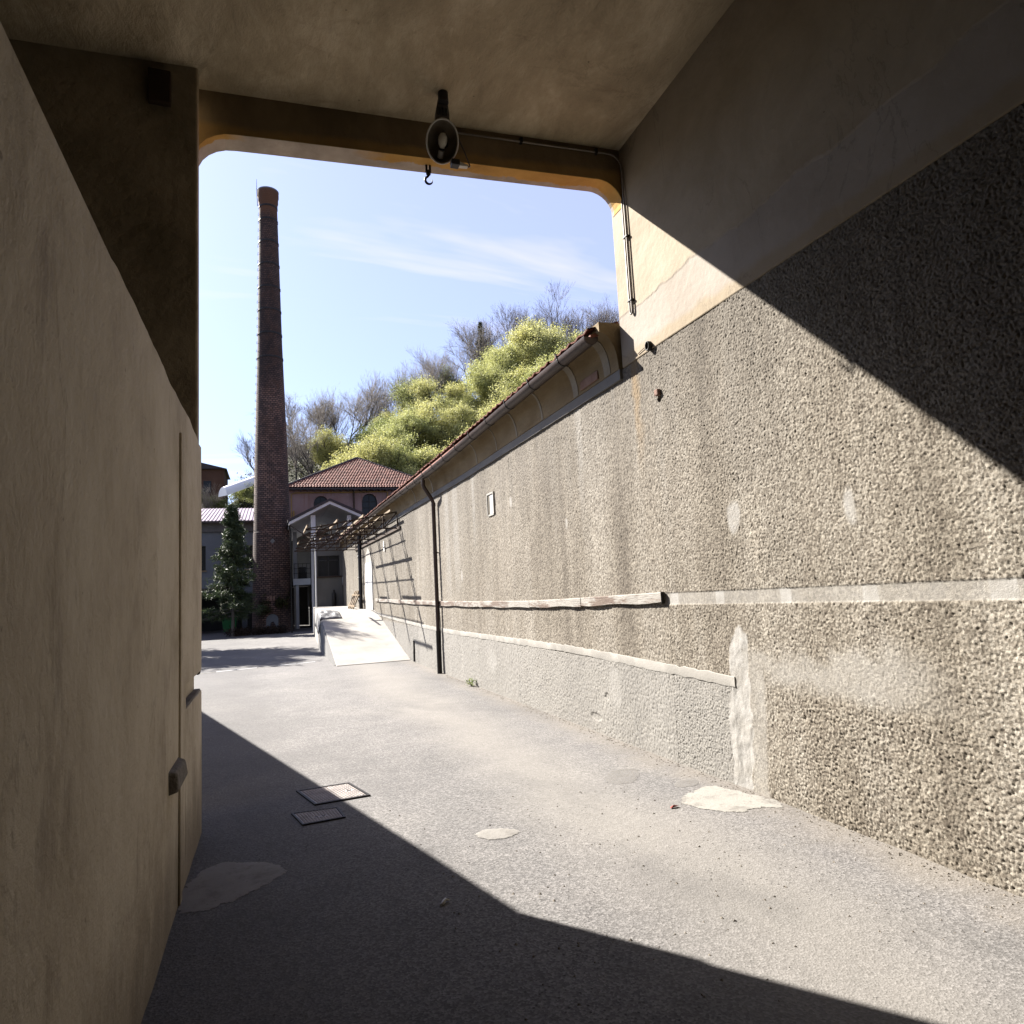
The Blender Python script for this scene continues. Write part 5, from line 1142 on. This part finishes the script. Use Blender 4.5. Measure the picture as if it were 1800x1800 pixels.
rg = random.Random(5)
def jrow(x0, x1, dx, y, s0, s1):
    n = int((x1-x0)/dx)+1
    return [(x0+dx*i+rg.uniform(-.5, .5), y+rg.uniform(-2, 2), (s0+(s1-s0)*i/max(1, n-1))*rg.uniform(.8, 1.16)) for i in range(n)]
front = jrow(7.4, 26, 2.8, 66, .85, 1.05)
mid_ = jrow(7.4, 34, 2.3, 74.5, .86, 1.22)
back = jrow(15.5, 38, 2.4, 83, .86, 1.3)
row(front, 'leafy_tree', LEAFY, 'yellow-green leafy tree, {} from left in the lowest row behind the pink house', 'yellow-green trees on the slope')
row(mid_, 'leafy_tree', LEAFY, 'yellow-green leafy tree, {} from left in the middle row on the slope', 'yellow-green trees on the slope')
row(back, 'leafy_tree', LEAFY, 'yellow-green leafy tree, {} from left in the highest row below the bare trees', 'yellow-green trees on the slope')
row([(9.8, 80, .8), (13.2, 82, .75), (21.0, 89, .8), (25.5, 91, .75), (44, 80, .9)], 'green_tree', LEAFM, 'fresh green airy tree, {} from left among the bare trees', 'green trees on the slope')
bares = [(2.4, 80, .85), (4.4, 84, .8), (5.6, 76, .9), (7.2, 83, .9), (9.0, 88, .8), (11.2, 90, .85), (13.4, 91, .85), (15.6, 92, .9), (17.8, 93, .95), (19.6, 92, .9), (22, 94, .95), (24.6, 94, .95), (27.5, 95, 1.0), (30, 94, 1.0), (32.6, 96, 1.0), (35.4, 95, 1.0), (38.4, 93, 1.15), (41.2, 92, 1.1), (43.2, 90, 1.1), (46, 90, 1.0), (49, 92, 1.0), (6.8, 92, .7), (3.0, 90, .7)]
row(bares, 'bare_tree', BARE, 'bare grey tree, {} from left along the top of the slope', 'bare trees on the ridge')
# left of the chimney
row([(-6.4, 72, .55), (-5.2, 79, .5), (-2.2, 83, .75)], 'bare_tree', BARE, 'bare tree, {} from left on the slope left of chimney', 'bare trees left of the chimney')
row([(-6.6, 81, .62), (-4.6, 80.5, .45), (-3.0, 79.5, .55), (-1.0, 75, .5), (-7.6, 70, .3), (-5.6, 69, .28), (-3.9, 68, .30), (-2.0, 68, .30), (-0.4, 69, .32)], 'green_tree', LEAFM, 'green shrubby tree, {} from left on the slope left of chimney', 'green trees left of the chimney')
# undergrowth on the dark slope behind the chimney
cs_ = []
for _ in range(900):
    x = rg.uniform(-9, 40); y = rg.uniform(63, 96); cs_.append((x, y, float(hz(x, y))+rg.uniform(0.1, 1.1)))
ug = bpy.data.objects.new('undergrowth', leaf_mesh('undergrowth', cs_, 40, 0.85, 0.13, M['leaf_dark'], 3, 0.5)); COL.objects.link(ug); tag(ug, 'dark scrub covering the slope under the trees', 'scrub'); ug["kind"] = "stuff"
# small far spruce on the ridge
def conifer(seed, h, rb, whorls, per, tuft, ln, mat, nq):
    rg_ = random.Random(seed); V = []; segs = [(Vector((0, 0, -0.2)), Vector((0.04, 0, h*0.5)), h*0.014, h*0.009), (Vector((0.04, 0, h*0.5)), Vector((0, 0, h)), h*0.009, 0.01)]; cen = []
    for wv in range(whorls):
        t = wv/(whorls-1); z = h*(0.16+0.82*t)+rg_.uniform(-.1, .1); rmax = rb*(1-t)**0.8*rg_.uniform(.75, 1.15)+0.12
        for b in range(per):
            a = rg_.uniform(0, 6.283); r = rmax*rg_.uniform(.35, 1.25); p0 = Vector((0, 0, z)); q = Vector((math.cos(a)*r, math.sin(a)*r, z-0.12*r+0.25*r*t+rg_.uniform(-.12, .2))); segs.append((p0, q, 0.022, 0.008))
            for k in range(tuft):
                s = rg_.uniform(.35, 1.08); c = p0.lerp(q, s); cen.append((c.x+rg_.gauss(0, .07), c.y+rg_.gauss(0, .07), c.z+rg_.gauss(0, .05)+0.05*s*s))
    return seg_mesh('trunk', segs, M['bark_pale'], 6), leaf_mesh('crown', cen, nq, 0.085, ln, mat, seed, 0.8, 0.13)
PINE = conifer(61, 6.5, 1.4, 40, 4, 11, 0.13, M['needle'], 13)
place_tree('pine_tree', PINE, (-2.0, 39.0, -0.12), 0.4, 1.0, 'dark green young pine standing left of the chimney', 'tree')
FIR = conifer(62, 7.0, 1.4, 12, 6, 5, 0.22, M['leaf_dark'], 6)
place_tree('spruce_tree', FIR, (29.6, 93.5, float(hz(29.6, 93.5))+4.5), 0, 1.0, 'small dark spruce poking above the ridge trees', 'tree')
# tree off to the left whose shade falls on the yard
SH = leafy_proto(71, 10.0, M['leaf_mid'], 26, 0.34, 0.12)
sy = place_tree('yard_tree', SH, (-5.5, 31.2, -0.12), 2.2, 1.0, 'slender leafy yard tree hidden behind left gate pier, shading the ramp', 'tree'); sy.scale = (0.28, 0.28, 1.0)
place_tree('yard_tree', SH, (-7.2, 33.0, -0.12), 0.7, 0.95, 'leafy yard tree behind the left gate pier shading the yard', 'tree')
# hedge at the chimney foot, creeper on the chimney
HG = thing('low_hedge', (-0.6, 39.4, -0.12), 'low dark brown hedge at the foot of the chimney', 'hedge')
cs_ = [(rg.uniform(-2.2, 0.6), rg.uniform(38.7, 39.9), rg.uniform(-.1, .22)) for _ in range(120)]
o = bpy.data.objects.new('foliage', leaf_mesh('foliage', cs_, 30, 0.12, 0.05, M['hedge_leaf'], 8, 0.7)); link(o, HG)
hs = MB()
for k in range(20): x = rg.uniform(-2.1, .5); y = rg.uniform(38.9, 39.8); hs.bar((x, y, -.14), (x+rg.uniform(-.1, .1), y, .2), 0.015)
hs.build('stems', M['bark'], HG)
IV = thing('creeper', (0.0, 40.0, 1.2), 'green creeper tufts growing on the chimney base', 'plant')
for cx, cz_, s_n in [(-0.45, 1.25, .16), (0.42, 1.5, .2)]:
    cs_ = []
    for _ in range(34):
        x = cx+rg.gauss(0, s_n); z = cz_+rg.gauss(0, .17); cs_.append((x, CHY-math.sqrt(max(.1, 1.1**2-x*x))-0.07, z))
    o = bpy.data.objects.new('leaves', leaf_mesh('leaves', cs_, 16, 0.07, 0.05, M['leaf_dark'], 4, 1.0)); link(o, IV)
